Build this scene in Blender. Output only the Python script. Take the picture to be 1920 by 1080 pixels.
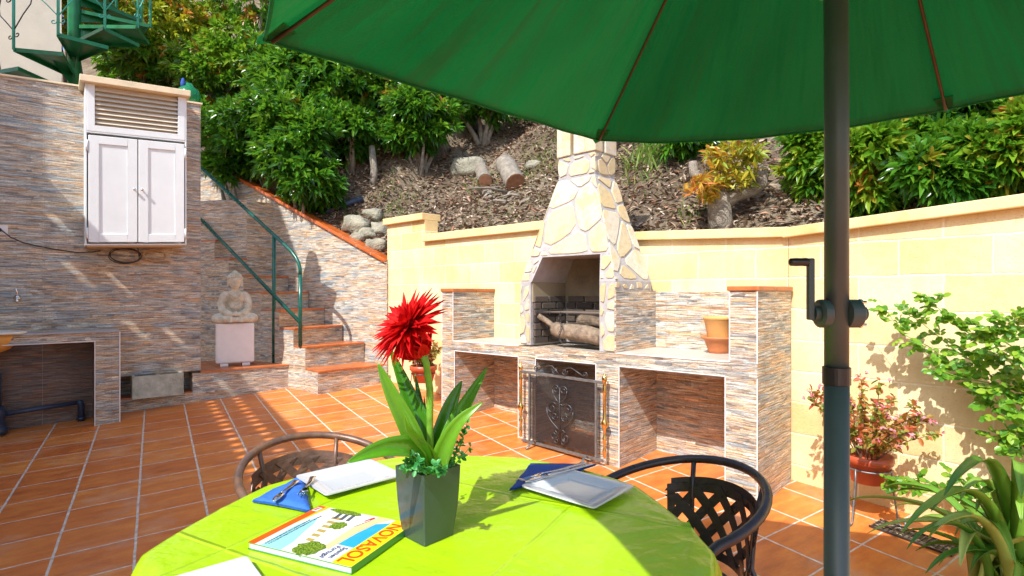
import bpy, math, random
import numpy as np
from mathutils import Vector, Matrix
R = math.radians
PI = math.pi
for o in list(bpy.data.objects): bpy.data.objects.remove(o)
sc = bpy.context.scene
COL = sc.collection
random.seed(7); rng = np.random.default_rng(7)

# ------------------------------------------------------------------ camera
cam = bpy.data.objects.new('camera', bpy.data.cameras.new('camera'))
COL.objects.link(cam); sc.camera = cam
cam.location = (0, 0, 1.42); cam.rotation_euler = (R(90), 0, 0)
cam.data.sensor_width = 36; cam.data.lens = 36 * 1024 / 1920
cam.data.shift_y = 8 / 1920
cam.data.clip_start = 0.02; cam.data.clip_end = 500
# ------------------------------------------------------------------ world, sun, exposure
w = bpy.data.worlds.new('World'); sc.world = w; w.use_nodes = True
nt = w.node_tree; bg = nt.nodes['Background']
sky = nt.nodes.new('ShaderNodeTexSky'); sky.sky_type = 'NISHITA'; sky.sun_disc = False
sky.sun_elevation = R(47.4); sky.sun_rotation = R(211)
sky.air_density = 1.0; sky.dust_density = 1.6
nt.links.new(sky.outputs[0], bg.inputs[0]); bg.inputs[1].default_value = 0.15
sun = bpy.data.objects.new('sun', bpy.data.lights.new('sun', 'SUN')); COL.objects.link(sun)
sun.data.energy = 3.2; sun.data.angle = R(0.5); sun.data.color = (1.0, 0.97, 0.92)
LD = Vector((.249, .415, -.526)).normalized()
sun.rotation_euler = LD.to_track_quat('-Z', 'Y').to_euler()
sun.location = (-3, -5, 8)
sc.view_settings.view_transform = 'Standard'; sc.view_settings.look = 'None'
sc.view_settings.gamma = 1; sc.view_settings.exposure = 0.95
sc.render.engine = 'CYCLES'

# ------------------------------------------------------------------ frames
FA, FB = .01115, .0542
def gz(x, y): return FA * x + FB * y            # the patio falls gently towards the viewer
class Frame:
    """s runs along the wall, d runs away from the yard, z up"""
    def __init__(f, o, e1, e2): f.o = o; f.e1 = e1; f.e2 = e2
    def __call__(f, s, d, z): return Vector((f.o[0] + s*f.e1[0] + d*f.e2[0], f.o[1] + s*f.e1[1] + d*f.e2[1], z))
E1 = (-.7105, .7037); E2 = (.7037, .7105)
BQ0 = Frame((1.394, 3.103), E1, E2)
def BQ(s, d, z):                                 # counters sag a little to the left as in the photograph
    k = .0165 * max(0, 1 - abs(z - .97) / .5)
    return BQ0(s, d, z - k * s)
MW = Frame((1.79, 3.54), (-.728, .685), (.685, .728))       # middle yellow wall
RWF = Frame((1.79, 3.54), (.636, -.771), (.771, .636))      # right yellow wall
LW = Frame((-3.805, 5.301), (.771, .637), (-.637, .771))    # left tiled wall
SWF = Frame((-1.525, 6.62), (-.906, .4226), (.4226, .906))  # wall beside the stairs
TC = (-.19, 1.37); TZ = .82

# ------------------------------------------------------------------ object helpers
def setp(o, label=None, cat=None, group=None, kind=None):
    if label: o['label'] = label
    if cat: o['category'] = cat
    if group: o['group'] = group
    if kind: o['kind'] = kind
    return o
def thing(name, label, cat, loc=(0, 0, 0), rz=0, group=None):
    o = bpy.data.objects.new(name, None); COL.objects.link(o)
    o.location = loc; o.rotation_euler = (0, 0, rz); o.empty_display_size = .1
    return setp(o, label, cat, group)
def wm(o):
    m = Matrix.Translation(o.location) @ o.rotation_euler.to_matrix().to_4x4()
    return wm(o.parent) @ m if o.parent else m
class MB:
    def __init__(m): m.v = []; m.f = []; m.uv = []; m.r = []
    def face(m, pts, uv=None, r=None):
        i = len(m.v); m.v += [tuple(p) for p in pts]; m.f.append(tuple(range(i, i + len(pts))))
        m.uv.append(uv if uv else [(p[0], p[1]) for p in pts]); m.r.append(random.random() if r is None else r)
    def raw(m, vs, fs, uvs=None, r=None):
        i = len(m.v); m.v += [tuple(p) for p in vs]
        rr = random.random() if r is None else r
        for k, f in enumerate(fs):
            m.f.append(tuple(i + a for a in f)); m.uv.append(uvs[k] if uvs else [(vs[a][0], vs[a][1]) for a in f]); m.r.append(rr)
    def box(m, fr, s0, s1, d0, d1, z0, z1, r=None):
        """box in a frame; z0, z1 numbers or functions of s"""
        Z0 = z0 if callable(z0) else (lambda s: z0); Z1 = z1 if callable(z1) else (lambda s: z1)
        c = {}
        for i, s in enumerate((s0, s1)):
            for j, d in enumerate((d0, d1)):
                c[i, j, 0] = (s, d, Z0(s)); c[i, j, 1] = (s, d, Z1(s))
        def q(ks, ax):
            L = [c[k] for k in ks]
            if ax == 's': uv = [(p[1] + 3.37, p[2]) for p in L]
            elif ax == 'd': uv = [(p[0], p[2]) for p in L]
            else: uv = [(p[0], p[1] + 7.1) for p in L]
            m.face([fr(*p) for p in L], uv, rr)
        rr = random.random() if r is None else r
        q([(0,0,0),(1,0,0),(1,0,1),(0,0,1)], 'd'); q([(1,1,0),(0,1,0),(0,1,1),(1,1,1)], 'd')
        q([(0,1,0),(0,0,0),(0,0,1),(0,1,1)], 's'); q([(1,0,0),(1,1,0),(1,1,1),(1,0,1)], 's')
        q([(0,0,1),(1,0,1),(1,1,1),(0,1,1)], 'z'); q([(0,1,0),(1,1,0),(1,0,0),(0,0,0)], 'z')
    def prism(m, poly, z0, z1, mapf=None, r=None):
        f = mapf or (lambda x, y, z: (x, y, z)); n = len(poly); rr = random.random() if r is None else r
        m.face([f(x, y, z1) for x, y in poly], list(poly), rr)
        m.face([f(x, y, z0) for x, y in reversed(poly)], list(reversed(poly)), rr)
        L = 0
        for i in range(n):
            a, b = poly[i], poly[(i + 1) % n]; l = math.hypot(b[0]-a[0], b[1]-a[1])
            m.face([f(*a, z0), f(*b, z0), f(*b, z1), f(*a, z1)], [(L, z0), (L + l, z0), (L + l, z1), (L, z1)], rr); L += l
    def tube(m, pts, rad, n=8, closed=False, caps=True, r=None, flat=1.0):
        pts = [Vector(p) for p in pts]; N = len(pts)
        rads = rad if isinstance(rad, (list, tuple)) else [rad] * N
        vs = []; up = None; L = 0
        for i, p in enumerate(pts):
            if closed: t = pts[(i + 1) % N] - pts[i - 1]
            else: t = pts[min(i + 1, N - 1)] - pts[max(i - 1, 0)]
            if t.length < 1e-9: t = Vector((0, 0, 1))
            t.normalize()
            if up is None: up = Vector((0, 0, 1)) if abs(t.z) < .9 else Vector((1, 0, 0))
            a = t.cross(up)
            if a.length < 1e-6: a = t.cross(Vector((1, .1, 0)))
            a.normalize(); up = a.cross(t).normalized()
            for k in range(n):
                th = 2 * PI * k / n
                vs.append(p + a * math.cos(th) * rads[i] + up * math.sin(th) * rads[i] * flat)
        fs = []; uvs = []
        for i in range(N if closed else N - 1):
            j = (i + 1) % N; l = (pts[j] - pts[i]).length
            for k in range(n):
                k2 = (k + 1) % n
                fs.append((i*n+k, i*n+k2, j*n+k2, j*n+k))
                c = 2 * PI * max(rads[i], 1e-4) / n
                uvs.append([(k*c, L), ((k+1)*c, L), ((k+1)*c, L+l), (k*c, L+l)])
            L += l
        if caps and not closed:
            fs.append(tuple(range(n - 1, -1, -1))); uvs.append([(math.cos(a)*.02, math.sin(a)*.02) for a in range(n)])
            fs.append(tuple((N-1)*n + k for k in range(n))); uvs.append([(math.cos(a)*.02, math.sin(a)*.02) for a in range(n)])
        m.raw(vs, fs, uvs, r)
    def lathe(m, c, prof, n=24, r=None, ax=None, sx=1, sy=1):
        """prof: (radius, height) list; ax optional axis vector"""
        c = Vector(c); q = Vector((0, 0, 1)).rotation_difference(Vector(ax).normalized()) if ax else None
        vs = []
        for (ra, h) in prof:
            for k in range(n):
                th = 2*PI*k/n; p = Vector((math.cos(th)*ra*sx, math.sin(th)*ra*sy, h))
                if q: p = q @ p
                vs.append(c + p)
        fs = []; uvs = []; L = 0
        for i in range(len(prof)-1):
            l = math.hypot(prof[i+1][0]-prof[i][0], prof[i+1][1]-prof[i][1])
            for k in range(n):
                k2 = (k+1) % n
                fs.append((i*n+k, i*n+k2, (i+1)*n+k2, (i+1)*n+k)); uvs.append([(k/n, L), ((k+1)/n, L), ((k+1)/n, L+l), (k/n, L+l)])
            L += l
        for i, rev in ((0, True), (len(prof)-1, False)):
            if prof[i][0] > 1e-4:
                f = [i*n+k for k in range(n)]
                if rev: f.reverse()
                fs.append(tuple(f)); uvs.append([(math.cos(2*PI*k/n)*prof[i][0], math.sin(2*PI*k/n)*prof[i][0]) for k in range(n)])
        m.raw(vs, fs, uvs, r)
    def ball(m, c, rx, ry=None, rz=None, n=14, k=9, r=None, rot=None):
        ry = rx if ry is None else ry; rz = rx if rz is None else rz
        c = Vector(c); vs = []
        for i in range(k + 1):
            ph = PI * i / k - PI/2
            for j in range(n):
                th = 2*PI*j/n
                p = Vector((math.cos(ph)*math.cos(th)*rx, math.cos(ph)*math.sin(th)*ry, math.sin(ph)*rz))
                if rot is not None: p = rot @ p
                vs.append(c + p)
        fs = [(i*n+j, i*n+(j+1)%n, (i+1)*n+(j+1)%n, (i+1)*n+j) for i in range(k) for j in range(n)]
        m.raw(vs, fs, None, r)
    def build(m, name, mat, parent=None, smooth=False, bevel=0, weld=True, solid=0, remesh=0, sub=0):
        me = bpy.data.meshes.new(name)
        vs = m.v
        if parent is not None:
            inv = wm(parent).inverted(); vs = [tuple(inv @ Vector(p)) for p in m.v]
        me.from_pydata([tuple(p) for p in vs], [], m.f)
        uvl = me.uv_layers.new(name='UVMap')
        flat = []
        for u in m.uv:
            for a in u: flat += [a[0], a[1]]
        if len(flat) == len(uvl.data) * 2: uvl.data.foreach_set('uv', flat)
        at = me.attributes.new('rnd', 'FLOAT', 'FACE'); at.data.foreach_set('value', m.r)
        me.materials.append(mat)
        if weld:
            import bmesh
            bm = bmesh.new(); bm.from_mesh(me); bmesh.ops.remove_doubles(bm, verts=bm.verts, dist=1e-5)
            bmesh.ops.recalc_face_normals(bm, faces=bm.faces)
            bm.to_mesh(me); bm.free()
        if smooth:
            me.polygons.foreach_set('use_smooth', [True] * len(me.polygons))
        o = bpy.data.objects.new(name, me); COL.objects.link(o)
        if parent is not None: o.parent = parent
        if solid:
            md = o.modifiers.new('solid', 'SOLIDIFY'); md.thickness = solid; md.offset = 0
        if remesh:
            md = o.modifiers.new('remesh', 'REMESH'); md.mode = 'VOXEL'; md.voxel_size = remesh; md.use_smooth_shade = True
            md = o.modifiers.new('smooth', 'SMOOTH'); md.factor = .4; md.iterations = 1
        if bevel:
            md = o.modifiers.new('bevel', 'BEVEL'); md.width = bevel; md.segments = 2; md.limit_method = 'ANGLE'; md.angle_limit = R(35)
            md = o.modifiers.new('wn', 'WEIGHTED_NORMAL') if smooth else None
        if sub:
            md = o.modifiers.new('sub', 'SUBSURF'); md.levels = sub; md.render_levels = sub
        return o
def auto_smooth(o, ang=40):
    me = o.data; me.polygons.foreach_set('use_smooth', [True] * len(me.polygons))
    me.set_sharp_from_angle(angle=R(ang))
    return o

# ------------------------------------------------------------------ material helpers
class NT:
    def __init__(s, name):
        s.m = bpy.data.materials.new(name); s.m.use_nodes = True; s.t = s.m.node_tree
        s.b = s.t.nodes['Principled BSDF']; s.out = s.t.nodes['Material Output']
    def n(s, typ, ins=None, **kw):
        nd = s.t.nodes.new('ShaderNode' + typ)
        for k, v in kw.items(): setattr(nd, k, v)
        for k, v in (ins or {}).items(): s.set(nd, k, v)
        return nd
    def set(s, nd, k, v):
        if isinstance(v, bpy.types.NodeSocket): s.t.links.new(v, nd.inputs[k])
        else: nd.inputs[k].default_value = v
    def math(s, op, a, b=0, c=0):
        nd = s.n('Math', operation=op); s.set(nd, 0, a); s.set(nd, 1, b)
        if op in ('MULTIPLY_ADD', 'COMPARE', 'SMOOTH_MIN', 'WRAP'): s.set(nd, 2, c)
        return nd.outputs[0]
    def mix(s, f, a, b, bt='MIX'):
        nd = s.n('Mix', data_type='RGBA', blend_type=bt)
        s.set(nd, 0, f); s.set(nd, 6, a); s.set(nd, 7, b); return nd.outputs[2]
    def ramp(s, f, stops, interp='LINEAR'):
        nd = s.n('ValToRGB'); cr = nd.color_ramp; cr.interpolation = interp
        while len(cr.elements) < len(stops): cr.elements.new(.5)
        for e, (p, c) in zip(cr.elements, stops): e.position = p; e.color = (*c, 1) if len(c) == 3 else c
        s.set(nd, 0, f); return nd.outputs[0]
    def noise(s, vec, scale, detail=3, rough=.55):
        nd = s.n('TexNoise', {'Scale': scale, 'Detail': detail, 'Roughness': rough}); s.set(nd, 'Vector', vec); return nd.outputs[0]
    def xyz(s, x, y, z=0):
        nd = s.n('CombineXYZ'); s.set(nd, 0, x); s.set(nd, 1, y); s.set(nd, 2, z); return nd.outputs[0]
    def sep(s, v):
        nd = s.n('SeparateXYZ'); s.set(nd, 0, v); return nd.outputs
    def uv(s): return s.n('TexCoord').outputs['UV']
    def obj(s): return s.n('TexCoord').outputs['Object']
    def geo(s): return s.n('NewGeometry').outputs['Position']
    def rnd(s): return s.n('Attribute', attribute_name='rnd').outputs['Fac']
    def bump(s, h, st=.5, dist=.01):
        nd = s.n('Bump', {'Strength': st, 'Distance': dist}); s.set(nd, 'Height', h); s.t.links.new(nd.outputs[0], s.b.inputs['Normal']); return nd
    def base(s, c): s.set(s.b, 'Base Color', c)
    def p(s, **k):
        for a, v in k.items(): s.set(s.b, {'rough': 'Roughness', 'metal': 'Metallic', 'spec': 'Specular IOR Level', 'coat': 'Coat Weight', 'ior': 'IOR', 'trans': 'Transmission Weight', 'alpha': 'Alpha', 'sheen': 'Sheen Weight', 'crough': 'Coat Roughness'}[a], v)
        return s
def C(r, g, b): return (r, g, b, 1)
def plain(name, col, rough=.5, metal=0, var=.12, scale=12, bump=.15, spec=.5, coat=0, dirt=None, bd=.004):
    n = NT(name); g = n.geo(); f = n.noise(g, scale, 4)
    a = tuple(c * (1 - var) for c in col); b = tuple(min(1, c * (1 + var)) for c in col)
    c = n.ramp(f, [(.3, a), (.7, b)])
    if dirt:
        d = n.noise(g, scale * .35, 6, .7); c = n.mix(n.ramp(d, [(.5, (0,0,0)), (.72, (1,1,1))]), c, C(*dirt))
    n.base(c); n.p(rough=n.ramp(f, [(.2, (rough*.8,)*3), (.8, (min(1, rough*1.2),)*3)]), metal=metal, spec=spec, coat=coat)
    if bump: n.bump(n.noise(g, scale * 6, 3), bump, bd)
    return n.m

def m_cladding(name, sat=1.0, seed=0.0):
    """ceramic tiles printed and embossed like thin stacked ledge stone"""
    n = NT(name); x, y, _ = n.sep(n.uv())
    x = n.math('ADD', x, seed)
    wob = n.noise(n.xyz(n.math('MULTIPLY', x, 5), n.math('MULTIPLY', y, 22)), 1, 3)
    yy = n.math('ADD', y, n.math('MULTIPLY', n.math('SUBTRACT', wob, .5), .024))
    br = n.n('TexBrick', {'Color1': C(0,0,0), 'Color2': C(1,1,1), 'Mortar': C(.5,.5,.5), 'Scale': 1.0, 'Mortar Size': .0013, 'Mortar Smooth': .6, 'Brick Width': .17, 'Row Height': .0155}, offset=.37, offset_frequency=2, squash=1.6, squash_frequency=3)
    n.set(br, 'Vector', n.xyz(x, yy))
    br2 = n.n('TexBrick', {'Color1': C(0,0,0), 'Color2': C(1,1,1), 'Mortar': C(.5,.5,.5), 'Scale': 1.0, 'Mortar Size': 0.0, 'Brick Width': .30, 'Row Height': .031}, offset=.43, offset_frequency=3, squash=1.4, squash_frequency=2)
    n.set(br2, 'Vector', n.xyz(n.math('ADD', x, .05), n.math('ADD', yy, .004)))
    rnd = n.sep(br.outputs[0])[0]; rnd2 = n.sep(br2.outputs[0])[0]
    streak = n.noise(n.xyz(n.math('MULTIPLY', x, 7), n.math('MULTIPLY', yy, 95)), 1, 4, .62)
    patch = n.noise(n.xyz(n.math('MULTIPLY', x, 3.2), n.math('MULTIPLY', y, 9)), 1, 2)
    def T(c):
        g = sum(c) / 3; return tuple(max(0, g + (a - g) * sat) for a in c)
    pal = [(0, T((.17,.13,.10))), (.10, T((.24,.30,.35))), (.22, T((.42,.48,.50))), (.34, T((.68,.60,.48))), (.45, T((.46,.27,.15))), (.56, T((.78,.73,.63))),
           (.66, T((.40,.32,.24))), (.76, T((.60,.42,.26))), (.87, T((.36,.41,.43))), (1, T((.72,.69,.62)))]
    sh = n.math('MULTIPLY', n.math('SUBTRACT', patch, .5), .5)
    ca_ = n.ramp(n.math('FRACT', n.math('ADD', n.math('ADD', rnd, sh), 1.0)), pal); cb_ = n.ramp(n.math('FRACT', n.math('ADD', n.math('ADD', rnd2, sh), 1.0)), pal)
    col = n.mix(.42, ca_, cb_)
    col = n.mix(1.0, col, n.ramp(streak, [(.36, (.50,.46,.43)), (.5, (1.16,1.14,1.12)), (.64, (1.55,1.53,1.5))]), 'MULTIPLY')
    fine = n.noise(n.xyz(n.math('MULTIPLY', x, 60), n.math('MULTIPLY', y, 260)), 1, 3, .7)
    col = n.mix(n.ramp(fine, [(.42, (0,0,0)), (.7, (.65,)*3)]), col, C(.13,.10,.08), 'MIX')
    col = n.mix(n.math('MULTIPLY', br.outputs['Fac'], .5), col, C(.16,.115,.085))
    # joints between the tiles
    jt = n.n('TexBrick', {'Color1': C(0,0,0), 'Color2': C(0,0,0), 'Mortar': C(1,1,1), 'Scale': 1.0, 'Mortar Size': .0018, 'Mortar Smooth': .2, 'Brick Width': .62, 'Row Height': .31}, offset=0.0)
    n.set(jt, 'Vector', n.xyz(n.math('ADD', x, .558), y))
    j = n.sep(jt.outputs[0])[0]
    col = n.mix(n.math('MULTIPLY', j, .6), col, C(.42,.38,.34))
    n.base(col); n.p(rough=.42, spec=.5)
    h = n.math('ADD', n.math('MULTIPLY', rnd, .6), n.math('MULTIPLY', streak, 1.3))
    h = n.math('SUBTRACT', h, n.math('MULTIPLY', br.outputs['Fac'], .5)); h = n.math('SUBTRACT', h, n.math('MULTIPLY', j, .6))
    n.bump(h, .8, .008)
    return n.m
def m_floor():
    n = NT('terracotta_floor_tiles'); p = n.geo(); X, Y, _ = n.sep(p)
    ca, sa = math.cos(R(33.2)), math.sin(R(33.2))
    u = n.math('ADD', n.math('MULTIPLY', X, ca), n.math('MULTIPLY', Y, sa))
    v = n.math('ADD', n.math('MULTIPLY', X, -sa), n.math('MULTIPLY', Y, ca))
    u = n.math('DIVIDE', n.math('ADD', u, -.926 + 3.36), .336); v = n.math('DIVIDE', n.math('ADD', v, -1.627 + 3.08), .308)
    wv = n.math('MULTIPLY', n.math('SUBTRACT', n.noise(p, 9, 2), .5), .02)
    fu = n.math('FRACT', n.math('ADD', u, wv)); fv = n.math('FRACT', n.math('ADD', v, wv))
    cell = n.n('TexWhiteNoise', noise_dimensions='2D'); n.set(cell, 'Vector', n.xyz(n.math('FLOOR', u), n.math('FLOOR', v)))
    rr = cell.outputs['Value']
    def edge(f, wd):
        d = n.math('MINIMUM', f, n.math('SUBTRACT', 1.0, f))
        mr = n.n('MapRange', {'From Min': wd*.7, 'From Max': wd*1.25, 'To Min': 1.0, 'To Max': 0.0}, clamp=True); n.set(mr, 0, d); return mr.outputs[0]
    gu = edge(fu, .018); gv = edge(fv, .0145)
    g = n.math('MAXIMUM', gu, gv)
    uv2 = n.xyz(n.math('MULTIPLY', u, .9), n.math('MULTIPLY', v, 2.4))
    st = n.noise(n.xyz(n.math('ADD', n.math('MULTIPLY', u, 1.3), n.math('MULTIPLY', rr, 9)), n.math('MULTIPLY', v, 3.4)), 1.3, 4, .6)
    val = n.math('ADD', n.math('MULTIPLY', rr, .2), n.math('MULTIPLY', st, .85))
    c = n.ramp(val, [(.25, (.42,.10,.024)), (.45, (.60,.16,.032)), (.62, (.70,.22,.042)), (.85, (.82,.34,.08))])
    fine = n.noise(p, 140, 3, .7); c = n.mix(n.ramp(fine, [(.55, (0,0,0)), (.8, (.35,)*3)]), c, C(.22,.06,.02))
    sp = n.noise(p, 3.2, 5, .7); c = n.mix(n.ramp(sp, [(.52, (0,0,0)), (.72, (.38,)*3)]), c, C(.58,.40,.28))
    gn = n.noise(p, 25, 3)
    c = n.mix(g, c, n.ramp(gn, [(.3, (.48,.40,.32)), (.7, (.76,.69,.60))]))
    n.base(c); n.p(rough=n.math('ADD', n.math('MULTIPLY', g, .4), n.ramp(st, [(.3, (.34,)*3), (.8, (.52,)*3)])), spec=.4)
    h = n.math('SUBTRACT', n.math('ADD', n.math('MULTIPLY', n.noise(p, 14, 3), .5), n.math('MULTIPLY', rr, .15)), g)
    n.bump(h, .35, .004)
    return n.m
def m_blocks(name):
    """ochre stained split-block wall, mortar a shade paler"""
    n = NT(name); x, y, _ = n.sep(n.uv()); p = n.geo()
    wv = n.math('MULTIPLY', n.math('SUBTRACT', n.noise(p, 9, 4), .5), .02)
    yy = n.math('ADD', y, wv)
    br = n.n('TexBrick', {'Color1': C(0,0,0), 'Color2': C(1,1,1), 'Mortar': C(.5,.5,.5), 'Scale': 1.0, 'Mortar Size': .009, 'Mortar Smooth': 1.0, 'Brick Width': .405, 'Row Height': .2}, offset=.5)
    n.set(br, 'Vector', n.xyz(n.math('ADD', x, wv), n.math('ADD', yy, .085)))
    r = n.sep(br.outputs[0])[0]; f = br.outputs['Fac']
    a = n.noise(p, 2.2, 5, .6); b = n.noise(p, 26, 5, .75)
    v = n.math('ADD', n.math('MULTIPLY', a, .7), n.math('ADD', n.math('MULTIPLY', r, .25), n.math('MULTIPLY', b, .3)))
    c = n.ramp(v, [(.35, (.66,.46,.20)), (.55, (.76,.58,.30)), (.8, (.84,.71,.45))])
    pit = n.noise(n.xyz(n.math('MULTIPLY', x, 90), n.math('MULTIPLY', y, 130)), 1, 3, .6)
    c = n.mix(n.ramp(pit, [(.30, (.45,)*3), (.42, (0,0,0))]), c, C(.48,.27,.07))
    stn = n.noise(n.xyz(n.math('MULTIPLY', x, 5), n.math('MULTIPLY', y, .9)), 1.2, 5, .65)
    c = n.mix(n.ramp(stn, [(.5, (0,0,0)), (.72, (.4,)*3)]), c, C(.50,.36,.17))
    c = n.mix(n.math('MULTIPLY', f, .7), c, C(.88,.79,.58))
    n.base(c); n.p(rough=.85, spec=.2)
    h = n.math('ADD', n.math('MULTIPLY', b, .5), n.math('MULTIPLY', n.ramp(pit, [(.3, (0,0,0)), (.45, (1,1,1))]), .5))
    h = n.math('SUBTRACT', h, n.math('MULTIPLY', f, .9)); n.bump(h, .45, .008)
    return n.m
def m_leaf(name, stops, rough=.38, trans=.35, tcol=(.25,.55,.03), spec=.5):
    n = NT(name); r = n.rnd(); p = n.geo()
    c = n.ramp(r, stops)
    f = n.noise(p, 55, 4, .7); c = n.mix(n.math('MULTIPLY', f, .6), c, n.mix(1.0, c, C(.45,.5,.4), 'MULTIPLY'))
    n.base(c); n.p(rough=rough, spec=spec)
    tr = n.n('BsdfTranslucent'); n.set(tr, 'Color', n.mix(.6, c, C(*tcol)))
    mx = n.n('MixShader', {0: trans}); n.t.links.new(n.b.outputs[0], mx.inputs[1]); n.t.links.new(tr.outputs[0], mx.inputs[2])
    n.t.links.new(mx.outputs[0], n.out.inputs[0])
    return n.m
def m_rnd(name, stops, rough=.6, bump=.3, scale=40, spec=.4, bd=.004, mott=.3):
    n = NT(name); r = n.rnd(); p = n.geo(); f = n.noise(p, scale, 4)
    c = n.ramp(r, stops); c = n.mix(n.math('MULTIPLY', f, mott * 2), c, n.mix(1.0, c, C(.45,.42,.4), 'MULTIPLY'))
    n.base(c); n.p(rough=rough, spec=spec)
    if bump: n.bump(f, bump, bd)
    return n.m

M = {}
M['clad'] = m_cladding('ledge_stone_tiles', 1.25)
M['clad_b'] = m_cladding('ledge_stone_tiles_barbecue', 1.3, 2.3)
M['clad_shade'] = m_cladding('shade_darkened_niche_tiles', 1.3, 5.1)  # cladding palette browned, and darkened to paint in the sink recess shade
for nd in M['clad_shade'].node_tree.nodes:
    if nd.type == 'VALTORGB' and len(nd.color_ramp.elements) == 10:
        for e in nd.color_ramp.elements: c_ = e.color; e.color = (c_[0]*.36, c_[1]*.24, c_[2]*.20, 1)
M['floor'] = m_floor()
M['blocks'] = m_blocks('ochre_blocks')
M['coping'] = plain('ochre_coping', (.80,.60,.30), .8, var=.08, scale=5, bump=.3, dirt=(.62,.40,.14))
M['terra'] = plain('terracotta_glazed', (.50,.15,.045), .38, var=.22, scale=9, bump=.1, dirt=(.36,.10,.035))
M['terra_red'] = plain('red_terracotta', (.52,.115,.02), .3, var=.2, scale=8, bump=.1)
M['pot'] = plain('clay_pot', (.55,.20,.07), .6, var=.15, scale=10, bump=.15)
M['redpot'] = plain('red_plastic_pot', (.50,.09,.035), .35, var=.1, bump=0)
n = NT('flagstone'); p = n.geo(); r = n.rnd()
c = n.ramp(r, [(0, (.56,.46,.27)), (.25, (.60,.53,.37)), (.5, (.62,.58,.47)), (.7, (.56,.46,.27)), (1, (.62,.59,.50))])
c = n.mix(n.ramp(n.noise(p, 7, 4, .65), [(.50, (0,0,0)), (.64, (.7,)*3)]), c, C(.66,.48,.22)); c = n.mix(n.ramp(n.noise(p, 30, 5, .75), [(.5, (0,0,0)), (.7, (.5,)*3)]), c, C(.40,.30,.17))
n.base(c); n.p(rough=.75, spec=.3); n.bump(n.noise(p, 24, 5, .7), .6, .008); M['stone'] = n.m
M['grout'] = plain('grey_mortar', (.40,.39,.39), .9, var=.15, scale=16, bump=.5)
M['sootbrick'] = m_rnd('firebox_brick', [(0, (.06,.05,.045)), (.5, (.11,.09,.075)), (1, (.18,.14,.11))], .9, .6, 30)
M['firewall'] = plain('firebox_plaster', (.30,.25,.16), .9, var=.15, scale=4, bump=.3, dirt=(.10,.085,.07))
M['bark'] = plain('bark', (.30,.26,.21), .9, var=.35, scale=18, bump=.9, bd=.02, dirt=(.16,.13,.10))
M['log'] = plain('log_bark', (.36,.27,.19), .9, var=.4, scale=22, bump=1.0, bd=.02, dirt=(.12,.09,.07))
M['logend'] = plain('log_end', (.24,.11,.055), .8, var=.3, scale=25, bump=.4)
M['iron'] = plain('wrought_iron', (.085,.085,.09), .42, .75, var=.2, scale=30, bump=.1)
M['irongrey'] = plain('grey_painted_iron', (.22,.23,.23), .45, .6, var=.2, scale=30, bump=.1)
M['brass'] = plain('brass', (.78,.50,.16), .25, 1.0, var=.15, scale=20, bump=0)
M['chairblk'] = plain('dark_bronze_paint', (.045,.038,.042), .3, .35, var=.3, scale=25, bump=.1)
M['chairbrn'] = plain('brown_weathered_paint', (.16,.095,.07), .38, .3, var=.3, scale=22, bump=.15, dirt=(.30,.15,.07))
M['greenrail'] = plain('green_painted_rail', (.008,.10,.075), .28, .1, var=.15, scale=9, bump=.05)
M['spiral'] = plain('green_painted_steel', (.008,.17,.06), .35, .1, var=.2, scale=9, bump=.08, dirt=(.02,.10,.03))
M['teal'] = plain('turquoise_painted_steel', (.05,.42,.34), .35, .1, var=.1, scale=9, bump=.05)
M['white'] = plain('white_painted_metal', (.80,.825,.82), .38, var=.03, scale=6, bump=.05)
M['offwhite'] = plain('offwhite_plastic', (.80,.76,.74), .45, var=.04, bump=.05)
M['cream'] = plain('cream_slab', (.80,.66,.44), .7, var=.1, scale=8, bump=.3)
M['louvre'] = plain('beige_louvre', (.66,.58,.46), .5, var=.06, bump=0)
M['concrete'] = plain('aged_concrete', (.44,.44,.36), .9, var=.2, scale=16, bump=.6, bd=.008, dirt=(.24,.25,.19))
M['house'] = plain('pale_render_wall', (.43,.41,.35), .9, var=.06, scale=5, bump=.3, dirt=(.36,.34,.29))
M['plate'] = plain('white_porcelain', (.57,.59,.61), .12, var=.01, bump=0, coat=.4)
M['blue'] = plain('blue_napkin', (.03,.15,.56), .8, var=.15, scale=60, bump=.4)
M['darkblue'] = plain('dark_blue_napkin', (.015,.07,.32), .8, var=.15, scale=60, bump=.4)
M['steel'] = plain('cutlery_steel', (.75,.75,.75), .1, 1.0, var=.03, bump=0)
M['vase'] = plain('dark_grey_vase', (.055,.075,.075), .22, .25, var=.2, scale=5, bump=0)
M['pole'] = plain('dark_green_grey_pole', (.05,.078,.082), .42, .0, var=.12, scale=16, bump=.05)
M['polecollar'] = plain('black_plastic', (.02,.02,.022), .3, var=.1, bump=0)
M['blackpipe'] = plain('black_drain_pipe', (.03,.045,.08), .4, var=.2, bump=0)
M['ribs'] = plain('rusty_brown_rib', (.07,.04,.03), .45, .4, var=.25, bump=.1)
M['rock'] = plain('field_rock', (.30,.28,.21), .9, var=.35, scale=7, bump=.9, bd=.02, dirt=(.25,.25,.18))
M['buddha'] = None
n = NT('weathered_buddha_stone'); p = n.geo()
ao = n.n('AmbientOcclusion', {'Distance': .03}, samples=4)
f = n.noise(p, 14, 4); c = n.ramp(f, [(.3, (.52,.45,.32)), (.55, (.68,.61,.48)), (.75, (.76,.71,.60))])
n.base(n.mix(n.ramp(n.noise(p, 70, 3), [(.5, (0,0,0)), (.8, (.5,)*3)]), c, C(.26,.20,.13))); n.p(rough=.8)
n.bump(n.noise(p, 90, 3), .3, .003); n.t.nodes.remove(ao); M['buddha'] = n.m
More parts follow.
